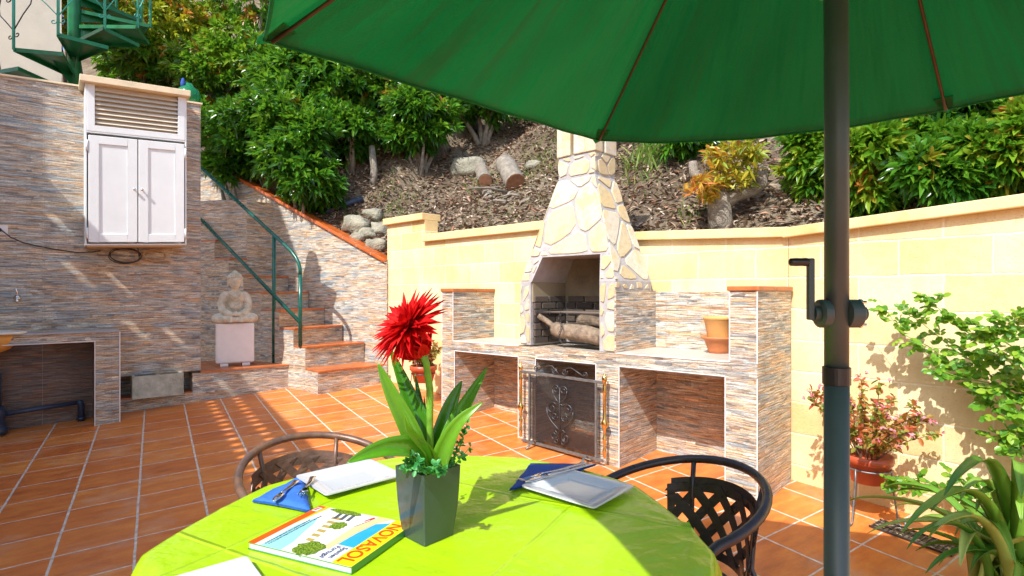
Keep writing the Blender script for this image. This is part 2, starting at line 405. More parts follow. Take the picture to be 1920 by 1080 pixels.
n = NT('green_glass'); n.base(C(.02,.32,.12)); n.p(rough=.12, trans=.55, ior=1.4); M['glass'] = n.m
n = NT('wood_ochre_ceramic'); n.base(C(.72,.36,.08)); n.p(rough=.3); M['basin'] = n.m
# umbrella cloth
n = NT('green_parasol_cloth'); p = n.geo(); x, y, _ = n.sep(n.uv())
wv = n.math('MULTIPLY', n.math('SINE', n.math('MULTIPLY', x, 2600)), n.math('SINE', n.math('MULTIPLY', y, 2600)))
f = n.noise(p, 3.5, 4); c = n.ramp(f, [(.3, (.010,.19,.075)), (.7, (.018,.29,.12))])
gr = n.noise(p, 420, 2, .8); c = n.mix(n.ramp(gr, [(.35, (.5,)*3), (.6, (0,0,0))]), c, C(.003,.07,.02))
n.base(c); n.p(rough=.75, spec=.25, sheen=.15)
tr = n.n('BsdfTranslucent'); n.set(tr, 'Color', n.mix(.8, c, C(.026,.52,.24)))
mx = n.n('MixShader', {0: .58}); n.t.links.new(n.b.outputs[0], mx.inputs[1]); n.t.links.new(tr.outputs[0], mx.inputs[2]); n.t.links.new(mx.outputs[0], n.out.inputs[0])
fold = n.noise(n.xyz(n.math('MULTIPLY', x, 9), n.math('MULTIPLY', y, 1.5)), 1, 3, .5)
bn = n.bump(n.math('ADD', fold, n.math('MULTIPLY', gr, .05)), .9, .09); n.t.links.new(bn.outputs[0], tr.inputs['Normal']); M['parasol'] = n.m
# table cloth
n = NT('lime_vinyl_cloth'); p = n.geo(); X, Y, _ = n.sep(p)
f = n.noise(p, 5, 4); c = n.ramp(f, [(.3, (.33,.55,.004)), (.7, (.38,.60,.006))])
n.base(c); n.p(rough=.26, spec=.5)
ca, sa = math.cos(R(-28)), math.sin(R(-28))
U = n.math('ADD', n.math('MULTIPLY', X, ca), n.math('MULTIPLY', Y, sa)); V = n.math('ADD', n.math('MULTIPLY', X, -sa), n.math('MULTIPLY', Y, ca))
def crease(q, per, off):
    q = n.math('ADD', q, n.math('MULTIPLY', n.noise(p, 4, 2), .02))
    d = n.math('ABSOLUTE', n.math('SUBTRACT', n.math('FRACT', n.math('DIVIDE', n.math('ADD', q, off), per)), .5))
    mr = n.n('MapRange', {'From Min': 0.0, 'From Max': .016, 'To Min': 1.0, 'To Max': 0.0}, clamp=True, interpolation_type='SMOOTHSTEP'); n.set(mr, 0, d); return mr.outputs[0]
h = n.math('MAXIMUM', crease(U, .62, .25), crease(V, .62, .11))
wr = n.noise(p, 6, 4, .55); wr2 = n.noise(n.xyz(n.math('MULTIPLY', U, 4), n.math('MULTIPLY', V, 15)), 1, 3)
h = n.math('ADD', n.math('MULTIPLY', h, .22), n.math('ADD', n.math('MULTIPLY', wr, 1.0), n.math('MULTIPLY', wr2, .15)))
n.bump(h, .7, .02); M['cloth'] = n.m
# hill soil
n = NT('dry_hill_soil'); p = n.geo(); a = n.noise(p, 1.6, 5, .6); b = n.noise(p, 40, 5, .8)
c = n.ramp(a, [(.3, (.10,.07,.045)), (.5, (.23,.175,.12)), (.7, (.38,.32,.23))]); c = n.mix(n.ramp(b, [(.35, (.8,)*3), (.55, (0,0,0))]), c, C(.08,.055,.04))
n.base(c); n.p(rough=1, spec=.1); n.bump(b, 1, .03); M['soil'] = n.m
M['litter'] = m_rnd('dry_leaves', [(0, (.07,.045,.03)), (.2, (.17,.11,.07)), (.45, (.30,.22,.15)), (.62, (.46,.38,.28)), (.78, (.32,.14,.07)), (.9, (.56,.48,.38)), (1, (.26,.08,.04))], .65, 0, 30, mott=.15)
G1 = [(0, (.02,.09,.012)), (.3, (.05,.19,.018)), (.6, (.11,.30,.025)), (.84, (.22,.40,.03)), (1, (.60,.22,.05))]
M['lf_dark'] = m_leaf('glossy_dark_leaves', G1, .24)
M['lf_mid'] = m_leaf('mid_green_leaves', [(0, (.03,.13,.012)), (.35, (.14,.33,.02)), (.6, (.30,.46,.03)), (.76, (.28,.38,.03)), (.82, (.55,.42,.05)), (.9, (.62,.24,.05)), (1, (.50,.11,.03))], .35)
M['lf_yel'] = m_leaf('yellow_green_leaves', [(0, (.08,.22,.012)), (.3, (.24,.42,.02)), (.6, (.50,.60,.035)), (.79, (.72,.66,.06)), (.88, (.80,.42,.06)), (1, (.66,.18,.04))], .35, tcol=(.6,.55,.03))
M['lf_orange'] = m_leaf('orange_young_leaves', [(0, (.26,.38,.03)), (.3, (.58,.52,.05)), (.6, (.66,.30,.06)), (1, (.50,.12,.04))], .35, tcol=(.8,.4,.03))
M['lf_rose'] = m_leaf('rose_leaves', [(0, (.06,.22,.02)), (.5, (.17,.40,.03)), (1, (.38,.55,.05))], .35)
M['lf_strap'] = m_leaf('strap_leaves', [(0, (.09,.27,.025)), (.5, (.24,.48,.05)), (1, (.55,.65,.18))], .3, .25)
M['lf_grass'] = m_leaf('grass_blades', [(0, (.06,.16,.02)), (.6, (.22,.32,.04)), (1, (.45,.42,.14))], .5)
M['lf_vase'] = m_leaf('flower_leaves', [(0, (.04,.20,.012)), (.5, (.12,.38,.02)), (1, (.24,.50,.04))], .22, .3)
M['lf_euc'] = m_leaf('small_round_leaves', [(0, (.02,.20,.05)), (.6, (.07,.42,.12)), (1, (.16,.55,.18))], .35, .3)
M['lf_rust'] = m_leaf('rusty_leaves', [(0, (.16,.28,.04)), (.22, (.42,.36,.06)), (.5, (.58,.16,.05)), (1, (.50,.04,.03))], .5)
M['petal'] = m_leaf('red_petals', [(0, (.50,.003,.006)), (.5, (.74,.008,.012)), (1, (.88,.03,.025))], .6, .25, tcol=(.8,.01,.01), spec=.15)
M['pink'] = m_leaf('pink_petals', [(0, (.62,.10,.12)), (.5, (.80,.30,.38)), (1, (.85,.50,.55))], .6, .3, tcol=(.9,.3,.4))
M['stemgreen'] = plain('green_stem', (.16,.36,.03), .45, var=.25, scale=40, bump=.3)
M['twig'] = plain('brown_twig', (.16,.09,.05), .7, var=.3, scale=30, bump=.3)

# ------------------------------------------------------------------ leaves
def leaf_mesh(name, P, D, Nn, L, W, rnd, mat, parent=None, fold=.25, droop=.25, rounded=False):
    """many folded leaves in ONE mesh: P base, D direction, Nn normal"""
    P = np.asarray(P, float); D = np.asarray(D, float); Nn = np.asarray(Nn, float)
    D = D / (np.linalg.norm(D, axis=1)[:, None] + 1e-9)
    S = np.cross(D, Nn); S /= np.linalg.norm(S, axis=1)[:, None] + 1e-9
    U = np.cross(S, D)
    L = np.asarray(L)[:, None]; W = np.asarray(W)[:, None]
    dr = np.array([0, 0, -1.0])[None] * L * droop
    def pt(u, w_, q): return P + D*L*u + S*W*.5*w_ + U*W*fold*abs(w_) + dr*q
    if rounded:
        pts = [pt(0, 0, 0), pt(.22, .72, .05), pt(.5, 1, .2), pt(.8, .7, .5), pt(1, 0, 1), pt(.8, -.7, .5), pt(.5, -1, .2), pt(.22, -.72, .05), pt(.3, 0, .08), pt(.72, 0, .45)]
        fl = [(0, 8, 2, 1), (8, 9, 3, 2), (9, 9, 4, 3), (0, 7, 6, 8), (8, 6, 5, 9), (9, 5, 4, 9)]
        fl = [(0, 8, 2, 1), (8, 9, 3, 2), (9, 4, 3), (0, 7, 6, 8), (8, 6, 5, 9), (9, 5, 4)]
    else:
        pts = [pt(0, 0, 0), pt(.33, .9, .1), pt(.68, .72, .4), pt(1, 0, 1), pt(.68, -.72, .4), pt(.33, -.9, .1), pt(.5, 0, .2)]
        fl = [(0, 6, 2, 1), (6, 3, 2), (0, 5, 4, 6), (6, 4, 3)]
    n = len(P); K = len(pts)
    V = np.stack(pts, 1).reshape(-1, 3)
    if parent is not None:
        inv = np.array(wm(parent).inverted()); V = V @ inv[:3, :3].T + inv[:3, 3]
    one = np.array([a for f in fl for a in f]); tot = np.array([len(f) for f in fl])
    F = (np.arange(n) * K)[:, None] + one[None]
    tots = np.tile(tot, n); starts = np.concatenate([[0], np.cumsum(tots)[:-1]])
    me = bpy.data.meshes.new(name); me.vertices.add(n*K); me.vertices.foreach_set('co', V.ravel())
    me.loops.add(F.size); me.loops.foreach_set('vertex_index', F.ravel().astype(np.int32))
    me.polygons.add(len(tots)); me.polygons.foreach_set('loop_start', starts.astype(np.int32)); me.polygons.foreach_set('loop_total', tots.astype(np.int32))
    me.update(); me.validate()
    at = me.attributes.new('rnd', 'FLOAT', 'FACE'); at.data.foreach_set('value', np.repeat(np.clip(rnd, 0, 1), len(fl)).astype(np.float32))
    me.materials.append(mat)
    o = bpy.data.objects.new(name, me); COL.objects.link(o)
    if parent is not None: o.parent = parent
    return o
def unit(a): return a / (np.linalg.norm(a, axis=-1, keepdims=True) + 1e-9)
def rosettes(C0, A, k, L, W, open_=1.0, jit=.25):
    """whorls of k leaves round tips C0 pointing along A"""
    n = len(C0); A = unit(A)
    ref = np.tile(np.array([[.31, .2, .93]]), (n, 1)); X = unit(np.cross(A, ref)); Y = np.cross(A, X)
    ph = rng.uniform(0, 2*PI, (n, 1)) + np.arange(k)[None] * 2.399
    el = np.linspace(.15, 1.25, k)[None] * open_ + rng.normal(0, jit*.5, (n, k))
    d = (np.cos(ph)*np.sin(el))[..., None]*X[:, None] + (np.sin(ph)*np.sin(el))[..., None]*Y[:, None] + np.cos(el)[..., None]*A[:, None]
    P = C0[:, None] - A[:, None]*np.linspace(0, L*.45, k)[None, :, None]
    P = P.reshape(-1, 3); d = d.reshape(-1, 3)
    N = np.repeat(A, k, 0) + rng.normal(0, .15, (n*k, 3))
    Ls = L * rng.uniform(.65, 1.15, n*k); Ws = W * rng.uniform(.8, 1.2, n*k)
    return P, d, N, Ls, Ws
def shrub(name, label, cat, c, rad, mat, n=260, k=11, L=.17, W=.045, group=None, trunk=None, lumps=12, tint=(.15, .75), top=0.0, droop=.25, flat=.85, young=0.05):
    c = np.array(c, float); rad = np.array(rad, float)
    base = (c[0], c[1], c[2] - rad[2]*1.0) if trunk is None else trunk
    t = thing(name, label, cat, base, 0, group)
    lc = unit(rng.normal(0, 1, (lumps, 3))) * rng.uniform(.35, .75, (lumps, 1)); lr = rng.uniform(.32, .55, lumps)
    idx = rng.integers(0, lumps, n); u = unit(rng.normal(0, 1, (n, 3)) + np.array([0, -.25, .2]))
    q = lc[idx] + u * lr[idx][:, None] * rng.uniform(.8, 1.05, (n, 1))
    C0 = c + q * rad
    A = unit(u + .5 * unit(q) + np.array([0, 0, .25]))
    P, d, N, Ls, Ws = rosettes(C0, A, k, L, W)
    clump = np.repeat(rng.uniform(tint[0], tint[1], n), k); yr = np.repeat(rng.random(n) < young, k)
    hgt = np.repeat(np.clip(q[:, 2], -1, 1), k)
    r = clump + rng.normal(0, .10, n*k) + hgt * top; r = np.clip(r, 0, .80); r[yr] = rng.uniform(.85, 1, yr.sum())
    leaf_mesh('crown', P, d, N, Ls, Ws, r, mat, t, droop=droop)
    m = MB(); b = Vector(base)
    for i in range(min(7, lumps)):
        e = Vector(c + lc[i]*rad); mid = b.lerp(e, .5) + Vector(rng.normal(0, .06, 3))
        m.tube([b + Vector((0, 0, -.15)), b.lerp(mid, .5), mid, e], [.05*rad[0]+.02, .035*rad[0]+.015, .025*rad[0]+.01, .008], 7)
    m.build('trunk', M['bark'], t, smooth=True)
    return t

# ================================================================== SETTING
# patio floor: one big slightly tilted sheet
m = MB(); S = 60
m.face([(x, y, gz(x, y)) for x, y in ((-S, -S), (S, -S), (S, S), (-S, S))], [(0,0)]*4)
setp(m.build('patio_floor', M['floor']), kind='structure')

# hill behind the walls
def hillbase():
    a = [RWF(4.0, .12, 0), MW(0, .14, 0), SWF(0.05, .16, 0), SWF(3.3, .16, 0), Vector((-9, 10.2, 0)), Vector((-14, 12.5, 0))]
    z = [1.50, 1.58, 1.80, 3.25, 4.3, 5.2]; return a, z
HA, HZ = hillbase()
def noise2(x, y, s=1.0):
    from mathutils import noise as mn
    return mn.noise((x*s, y*s, 3.1))
HN = []
for i in range(len(HA)):
    nn = Vector((0, 0, 0))
    for a, b in ((i-1, i), (i, i+1)):
        if a >= 0 and b < len(HA):
            t = (HA[b] - HA[a]).normalized(); nn += Vector((t.y, -t.x, 0))
    nn.normalize(); HN.append(nn)
def hillpt(t, q):
    i = min(int(t), len(HA) - 2); f = t - i
    p = HA[i].lerp(HA[i+1], f) + HN[i].lerp(HN[i+1], f) * q
    z = HZ[i]*(1-f) + HZ[i+1]*f
    if 1 <= t < 2: z = 1.58 + (1.90 - 1.58) * min(1, f * 1.15) * (1 if f < .93 else 1 - (f-.93)/.07*.4)
    sl = .80 if t < 2.2 else .95
    z += sl*q - (max(0, q-6)) * .25 + .07*noise2(p.x, p.y, 1.3) * min(1, q*3) + .25*noise2(p.x, p.y, .35) * min(1, q*.5)
    return Vector((p.x, p.y, z))
m = MB(); NTt, NQ = 200, 90; vs = []
for i in range(NTt+1):
    for j in range(NQ+1):
        vs.append(hillpt(i/NTt*(len(HA)-1.001), 16*(j/NQ)**1.6))
fs = [(i*(NQ+1)+j, (i+1)*(NQ+1)+j, (i+1)*(NQ+1)+j+1, i*(NQ+1)+j+1) for i in range(NTt) for j in range(NQ)]
m.raw(vs, fs)
hill = setp(m.build('hillside', M['soil'], smooth=True, weld=False), kind='structure')
from mathutils.bvhtree import BVHTree
HT = BVHTree.FromPolygons([tuple(v) for v in vs], fs)
def onhill(x, y):
    h = HT.ray_cast(Vector((x, y, 40)), Vector((0, 0, -1))); return (h[0].z, h[1]) if h[0] else (2.0, Vector((0, 0, 1)))
def look(px, py):
    """where the sight line through a picture point meets the hillside (used once, to stand things on it)"""
    d = Vector(((px-960)/1024, 1, (548-py)/1024)).normalized(); h = HT.ray_cast(Vector((0, 0, 1.42)), d); return h[0]

# left tiled wall
LWT = lambda s: 3.345 + .055*(s + .28)
t = thing('tiled_wall', 'tall wall clad in thin stacked stone tiles carrying the white cabinet', 'wall', LW(0, .1, .2))
m = MB()
m.box(LW, -3.2, .69, 0, .24, .60, LWT)
m.box(LW, -3.2, 0.0, 0, .24, .1, .60)
m.build('wall_body', M['clad'], t)
m = MB(); m.box(LW, -3.21, .705, -.012, .25, lambda s: LWT(s)-.004, lambda s: LWT(s)+.012); m.build('wall_top', M['cream'], t)
# the raised ledge with its niche
t = thing('tiled_ledge', 'low tiled ledge with terracotta top under the statue', 'ledge', LW(1.1, .3, .3))
LT = .572
m = MB()
m.box(LW, .616, 1.715, 0.0, .95, .1, LT)
m.box(LW, 0.0, .616, .0, .95, .1, .372)
m.box(LW, 0.0, .616, .22, .95, .372, .60)
m.build('ledge_body', M['clad'], t)
m = MB()
nt_ = 5
for i in range(nt_):
    a = .69 + (1.70-.69)*i/nt_; b = .69 + (1.70-.69)*(i+1)/nt_
    for d0, d1 in ((-.012, .30), (.306, .62), (.626, .94)): m.box(LW, a+.003, b-.003, d0, d1, LT+.001, LT+.016)
m.build('top_tiles', M['terra'], t)
m = MB(); m.box(LW, .002, .612, -.004, .21, .374, .386); m.build('niche_tiles', M['terra'], t)
m = MB(); m.box(LW, .69, 1.70, -.004, .94, LT-.002, LT+.006); m.build('grout_bed', M['grout'], t)

# sink enclosure in front of the left wall
SK = Frame((-3.601, 5.010), (-.771, -.637), (-.637, .771))  # s runs to the left
t = thing('sink_counter', 'tiled masonry counter with the round basin set in it', 'counter', SK(.6, .15, .2))
m = MB()
m.box(SK, 0, .178, 0, .362, .1, .982)
m.box(SK, 0, 2.4, 0, .10, .982, 1.058)
m.box(SK, 0, .5, .10, .362, .982, 1.058); m.box(SK, 1.35, 2.4, .10, .362, .982, 1.058)
m.box(SK, .5, 1.35, .33, .362, .982, 1.058)
m.box(SK, 1.6, 1.78, .02, .362, .1, .981)
m.build('counter_body', M['clad'], t)
m = MB(); m.box(SK, -.006, 2.4, -.006, .10, 1.059, 1.070); m.box(SK, -.006, .5, .1, .362, 1.059, 1.070)
m.build('counter_top', plain('grey_tile_top', (.42,.40,.40), .4, bump=.1, scale=20), t)
m = MB(); m.tube([SK(-.002, -.002, .2), SK(-.002, -.002, 1.06)], .005, 6); m.tube([SK(.18, -.002, .2), SK(.18, -.002, .98)], .004, 6); m.tube([SK(.18, -.002, .98), SK(2.3, -.002, .98)], .004, 6)
m.build('edge_strip', M['offwhite'], t)
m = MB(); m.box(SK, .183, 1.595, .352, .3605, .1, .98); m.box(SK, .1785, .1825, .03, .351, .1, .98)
m.build('shade_lining', M['clad_shade'], t)  # panels whose colour carries the shade under the counter
t = thing('washbasin', 'ochre ceramic basin with pale rim sunk into the tiled counter', 'basin', SK(.93, .19, .9))
m = MB(); c = SK(.93, .185, 0)
m.lathe((c.x, c.y, 0), [(.03, .885), (.12, .90), (.22, .945), (.265, 1.0), (.285, 1.07), (.27, 1.07), (.24, 1.0), (.2, .95), (.03, .91)], 32, sx=1.0, sy=.6); o = m.build('bowl', M['basin'], t, smooth=True)
m = MB(); m.lathe((c.x, c.y, 0), [(.27, 1.068), (.34, 1.071), (.345, 1.085), (.33, 1.092), (.27, 1.086), (.26, 1.06)], 36, sx=1, sy=.62); m.build('rim', plain('pale_ceramic', (.76,.72,.62), .2, bump=0), t, smooth=True)
t = thing('drain_pipe', 'black plastic waste pipe under the basin ending in an elbow', 'pipe', SK(.9, .2, .3))
m = MB(); q = SK(.90, .2, 0)
m.lathe((q.x, q.y, .80), [(.035, .10), (.05, .09), (.05, .05), (.035, .04), (.034, 0)], 16); m.build('collar', M['offwhite'], t, smooth=True)
m = MB()
m.tube([(q.x, q.y, .80), (q.x, q.y, .72)], .045, 14); m.tube([(q.x+.03, q.y+.03, .73), (q.x+.03, q.y+.03, .42)], .055, 14)
m.lathe((q.x+.02, q.y+.02, .22), [(.11, 0), (.115, .04), (.095, .06), (.09, .12), (.10, .15), (.10, .20), (.085, .22), (.05, .23)], 20)
a = SK(.86, .20, .375); b = SK(.30, .27, .405)
m.tube([a, b], .020, 12); m.tube([b, b + Vector((.0, 0, -.0))+(b-a).normalized()*.02, b + (b-a).normalized()*.03 + Vector((0,0,-.03)), b + (b-a).normalized()*.03 + Vector((0,0,-.2))], [.024, .027, .027, .024], 12)
m.tube([b + (b-a).normalized()*.03 + Vector((0,0,-.14)), b + (b-a).normalized()*.03 + Vector((0,0,-.165))], .034, 12)
m.build('pipe_run', M['blackpipe'], t, smooth=True)
# tap on the wall
t = thing('wall_tap', 'small chrome tap on the tiled wall above the basin', 'tap', LW(-.737, -.02, 1.36))
m = MB(); a = LW(-.737, -.004, 1.37)
m.lathe(a, [(.028, 0), (.028, .008), (.014, .012), (.013, .05), (.02, .055), (.02, .08), (0, .085)], 14, ax=LW.e2[:1] and (.637, -.771, 0))
m.tube([LW(-.737, -.06, 1.37), LW(-.737, -.10, 1.365), LW(-.737, -.12, 1.335)], [.012, .011, .010], 10)
m.build('body', M['steel'], t, smooth=True)
m = MB(); m.tube([LW(-.737, -.06, 1.38), LW(-.742, -.062, 1.43), LW(-.745, -.06, 1.45)], [.009, .007, .011], 8); m.build('handle', M['steel'], t, smooth=True)
# socket and plug with cable
t = thing('wall_socket', 'white wall socket with a black plug at the left edge of the tiled wall', 'socket', LW(-.83, -.01, 1.96))
m = MB(); m.box(LW, -.885, -.80, -.014, -.001, 1.92, 2.005); m.build('plate', M['offwhite'], t, bevel=.004)
m = MB(); a = LW(-.855, -.014, 1.962); m.tube([a, LW(-.855, -.05, 1.962), LW(-.84, -.065, 1.958)], [.019, .017, .008], 10); m.build('plug', M['polecollar'], t, smooth=True)
m = MB(); P0 = [(-.84, -.065, 1.958), (-.78, -.05, 1.90), (-.70, -.02, 1.86), (-.6, -.012, 1.835), (-.5, -.01, 1.815), (-.40, -.01, 1.80), (-.32, -.01, 1.79), (-.22, -.01, 1.80), (-.15, -.03, 1.815)]
m.tube([LW(*p) for p in P0], .0055, 6); setp(m.build('power_cable', M['polecollar'], smooth=True), 'thin black power cable sagging from the socket to the cabinet', 'cable')

# ---- white wall cabinet
CBZ = lambda z, s: z + .06*(s+.29)
t = thing('wall_cabinet', 'white metal wall cabinet with louvred top panel and two doors', 'cabinet', LW(.12, -.15, 1.86))
def cb(m, s0, s1, d0, d1, z0, z1): m.box(LW, s0, s1, d0, d1, lambda s: CBZ(z0, s), lambda s: CBZ(z1, s))
m = MB()
cb(m, -.277, -.262, -.28, -.001, 1.84, 3.30); cb(m, .504, .519, -.28, -.001, 1.84, 3.30)      # sides
cb(m, -.262, .504, -.012, -.001, 1.84, 3.30); cb(m, -.262, .504, -.28, -.001, 2.86, 2.875)
cb(m, -.262, .504, -.275, -.013, 1.84, 1.856)
cb(m, -.262, -.205, -.283, -.262, 2.875, 3.30); cb(m, .445, .504, -.283, -.262, 2.875, 3.30)
cb(m, -.205, .445, -.283, -.262, 2.875, 2.93)
m.build('case', M['white'], t, bevel=.003)
m = MB(); cb(m, -.262, .504, -.262, -.013, 1.828, 1.8395); m.build('bottom_board', plain('raw_wood_board', (.55,.36,.19), .7, scale=20), t)
m = MB()
m.box(LW, -.315, .545, -.34, .02, lambda s: CBZ(3.302, s), lambda s: CBZ(3.36, s)); m.build('roof_slab', M['cream'], t, bevel=.004)
m = MB()
for k in range(8):
    z = 2.965 + k*.042
    for s0, s1 in ((-.204, .444),):
        a = [LW(s0, -.278, CBZ(z-.012, s0)), LW(s1, -.278, CBZ(z-.012, s1)), LW(s1, -.245, CBZ(z+.026, s1)), LW(s0, -.245, CBZ(z+.026, s0))]
        bq = [p + Vector((0, 0, .004)) + LW(0, .003, 0) - LW(0, 0, 0) for p in a]
        m.raw(a + bq, [(0,1,2,3), (7,6,5,4), (0,4,5,1), (1,5,6,2), (2,6,7,3), (3,7,4,0)])
m.build('louvre_panel', M['louvre'], t)
m = MB(); cb(m, -.204, .444, -.235, -.225, 2.93, 3.30); m.build('louvre_backing', M['louvre'], t)
for s0, s1, hs in ((-.252, .114, .09), (.122, .496, .15)):
    m = MB(); z0, z1 = 1.868, 2.835; f = .075
    cb(m, s0, s0+f, -.300, -.281, z0, z1); cb(m, s1-f, s1, -.300, -.281, z0, z1)
    cb(m, s0+f, s1-f, -.300, -.281, z0, z0+f); cb(m, s0+f, s1-f, -.300, -.281, z1-f, z1)
    d = m.build('door', M['white'], t, bevel=.004)
    m = MB(); cb(m, s0+f+.0005, s1-f-.0005, -.291, -.2815, z0+f, z1-f); m.build('panel', M['white'], d)
    m = MB(); h = LW(hs, -.300, CBZ(2.36, hs)); m.lathe(h, [(.006, 0), (.006, .012), (.013, .016), (.012, .026), (0, .03)], 12, ax=(.637, -.771, 0)); m.build('knob', M['steel'], d, smooth=True)
for s in (-.262, .507):
    for z in (1.95, 2.74):
        m = MB(); m.tube([LW(s, -.298, CBZ(z-.05, s)), LW(s, -.298, CBZ(z+.05, s))], .009, 8); m.build('hinge', M['white'], t, smooth=True)
# coils under the cabinet
def coil(s, z, r, n, mat, label, cat='cable', rr=.004):
    m = MB(); pts = []
    for i in range(n*20):
        a = 2*PI*i/20; k = r*(1 + .12*math.sin(i*.37))
        pts.append(LW(s + k*math.cos(a)*1.25, -.05 - .02*math.sin(i*.21), z + k*math.sin(a)*.7))
    pts += [LW(s + r*1.1, -.05, z+.07), LW(s + r*.9, -.06, z+.14)]
    m.tube(pts, rr, 6); setp(m.build('coiled_cable', mat, smooth=True), label, cat)
coil(.03, 1.775, .10, 3, M['polecollar'], 'black cable coiled under the left door of the white cabinet')
coil(.27, 1.785, .075, 3, plain('tan_cable', (.50,.33,.18), .5, bump=0), 'tan cable looped under the right door of the white cabinet')
# planter block in the niche
t = thing('concrete_planter', 'old concrete block planter with two hollow cells in the wall niche', 'planter', LW(.3, 0, .386))
m = MB(); s0, s1, d0, d1, z0, z1 = .088, .516, -.135, .06, .387, .605; wl = .028
m.box(LW, s0, s1, d0, d0+wl, z0, z1); m.box(LW, s0, s1, d1-wl, d1, z0, z1)
for a, b in ((s0, s0+wl), (.29, .315), (s1-wl, s1)): m.box(LW, a, b, d0+wl, d1-wl, z0, z1)
m.box(LW, s0+wl, s1-wl, d0+wl, d1-wl, z0, z0+.04)
m.build('block', M['concrete'], t, bevel=.005)
m = MB(); m.box(LW, s0+wl+.001, .289, d0+wl+.001, d1-wl-.001, z0+.04, z0+.16); m.build('soil', M['soil'], t)

# ---- stairs
Lf = [(-2.119,5.961),(-2.335,6.169),(-2.51,6.27),(-2.72,6.385),(-3.02,6.56),(-3.31,6.73),(-3.57,6.88),(-3.83,7.03),(-4.09,7.18),(-4.35,7.33),(-4.61,7.48),(-4.87,7.63)]
Rt = [(-1.542,6.50),(-1.83,6.75),(-2.146,6.90),(-2.42,7.03),(-2.66,7.14),(-2.99,7.295),(-3.25,7.42),(-3.52,7.54),(-3.79,7.67),(-4.05,7.79),(-4.31,7.91),(-4.57,8.03)]
SZ = [.564,.809,1.01,1.22,1.43,1.635,1.86,2.10,2.33,2.55,2.77,2.99]
t = thing('garden_stairs', 'tiled garden stairs with terracotta nosings climbing left behind the statue', 'stairs', (-2.4, 6.5, .3))
m = MB()
def ext(a, b, k): return (a[0] + (b[0]-a[0])*k, a[1] + (b[1]-a[1])*k)
for k in range(9):
    a, b, c, d = Lf[k], Rt[k], Rt[k+1], Lf[k+1]
    if k >= 6: b = ext(a, b, (.39, .20, .10)[k-6]); c = ext(d, c, (.20, .10, .04)[k-6])
    m.prism([a, b, c, d], .15 if k == 0 else .2, SZ[k]-.024)
    # nosing tiles: three across the tread, lip projecting past the riser
    f = Vector((a[0]-d[0], a[1]-d[1], 0)).normalized() * .018
    A = (a[0]+f.x, a[1]+f.y); B = (b[0]+f.x, b[1]+f.y)
    nt3 = 3; nm = MB()
    for j in range(nt3):
        u0, u1 = j/nt3+.004, (j+1)/nt3-.004
        nm.prism([ext(A, B, u0), ext(A, B, u1), ext(d, c, u1), ext(d, c, u0)], SZ[k]-.022, SZ[k])
    nm.build('nosing_tile', M['terra'], t, bevel=.005)
    gb = MB(); gb.prism([ext(a, b, .03), ext(a, b, .997), ext(d, c, .997), ext(d, c, .03)], SZ[k]-.0235, SZ[k]-.004); gb.build('tread_grout', M['offwhite'], t)
m.build('risers', M['clad'], t)
# wall beside the stairs
t = thing('stair_wall', 'stone-tiled garden wall beside the stairs under a sloping red coping', 'wall', SWF(1.5, .1, .3))
SWZ = lambda s: 1.775 + .4775*s
m = MB(); m.box(SWF, -.01, 3.2, 0, .15, .1, SWZ); m.box(SWF, 3.2, 6.5, 0, .15, .1, 3.60)
m.box(SWF, 3.0, 3.2, -.01, .15, lambda s: SWZ(s), 3.58)
m.prism([(-3.445,7.09),(-3.24,7.425),(-4.4,7.965),(-4.9,7.6),(-4.35,7.335),(-4.09,7.18),(-3.80,7.10)], .2, 2.62)
m.build('wall_body', M['clad'], t)
m = MB()
for i in range(14):
    a, b = .0 + 3.1*i/14, 3.1*(i+1)/14 - .006
    def z0(s): return SWZ(s)+.001
    m.box(SWF, a, b, -.035, .075, lambda s: SWZ(s)+.001, lambda s: SWZ(s)+.045)
    m.box(SWF, a, b, .078, .19, lambda s: SWZ(s)+.001, lambda s: SWZ(s)+.040)
m.build('coping_tiles', M['terra_red'], t, bevel=.006)
m = MB(); m.box(SWF, -.0, 3.1, -.028, .18, lambda s: SWZ(s)+.0005, lambda s: SWZ(s)+.034); m.build('coping_mortar', M['offwhite'], t)
# clay pot high on the wall
t = thing('clay_pot', 'small round clay pot on top of the stair wall beside the cabinet', 'pot', SWF(3.14, .07, 3.58))
m = MB(); m.lathe(SWF(3.14, .05, 3.581), [(.05, 0), (.085, .05), (.10, .11), (.09, .16), (.07, .18), (.08, .20), (.07, .2), (.06, .18)], 20); m.build('body', M['pot'], t, smooth=True)
# handrail
t = thing('stair_handrail', 'dark green tubular handrail with two posts up the garden stairs', 'handrail', (-2.41, 6.21, .809))
r_ = .021
def rp(s, z): return Vector((-2.335 - .866*s, 6.169 + .5*s, z))
for o_ in ([rp(.084, .80), rp(.084, 1.62)], [rp(.547, .585), rp(.547, 2.09)]):
    m = MB(); m.tube(o_, r_, 12); m.build('post', M['greenrail'], t, smooth=True)
m = MB(); m.tube([rp(.084, 1.61), rp(.086, 1.68), rp(.11, 1.75), rp(.16, 1.82), rp(.246, 1.90), rp(2.4, 3.30)], r_, 12); m.build('top_rail', M['greenrail'], t, smooth=True)
m = MB(); m.tube([rp(.084, 1.074), rp(2.4, 2.63)], r_, 12); m.build('lower_rail', M['greenrail'], t, smooth=True)

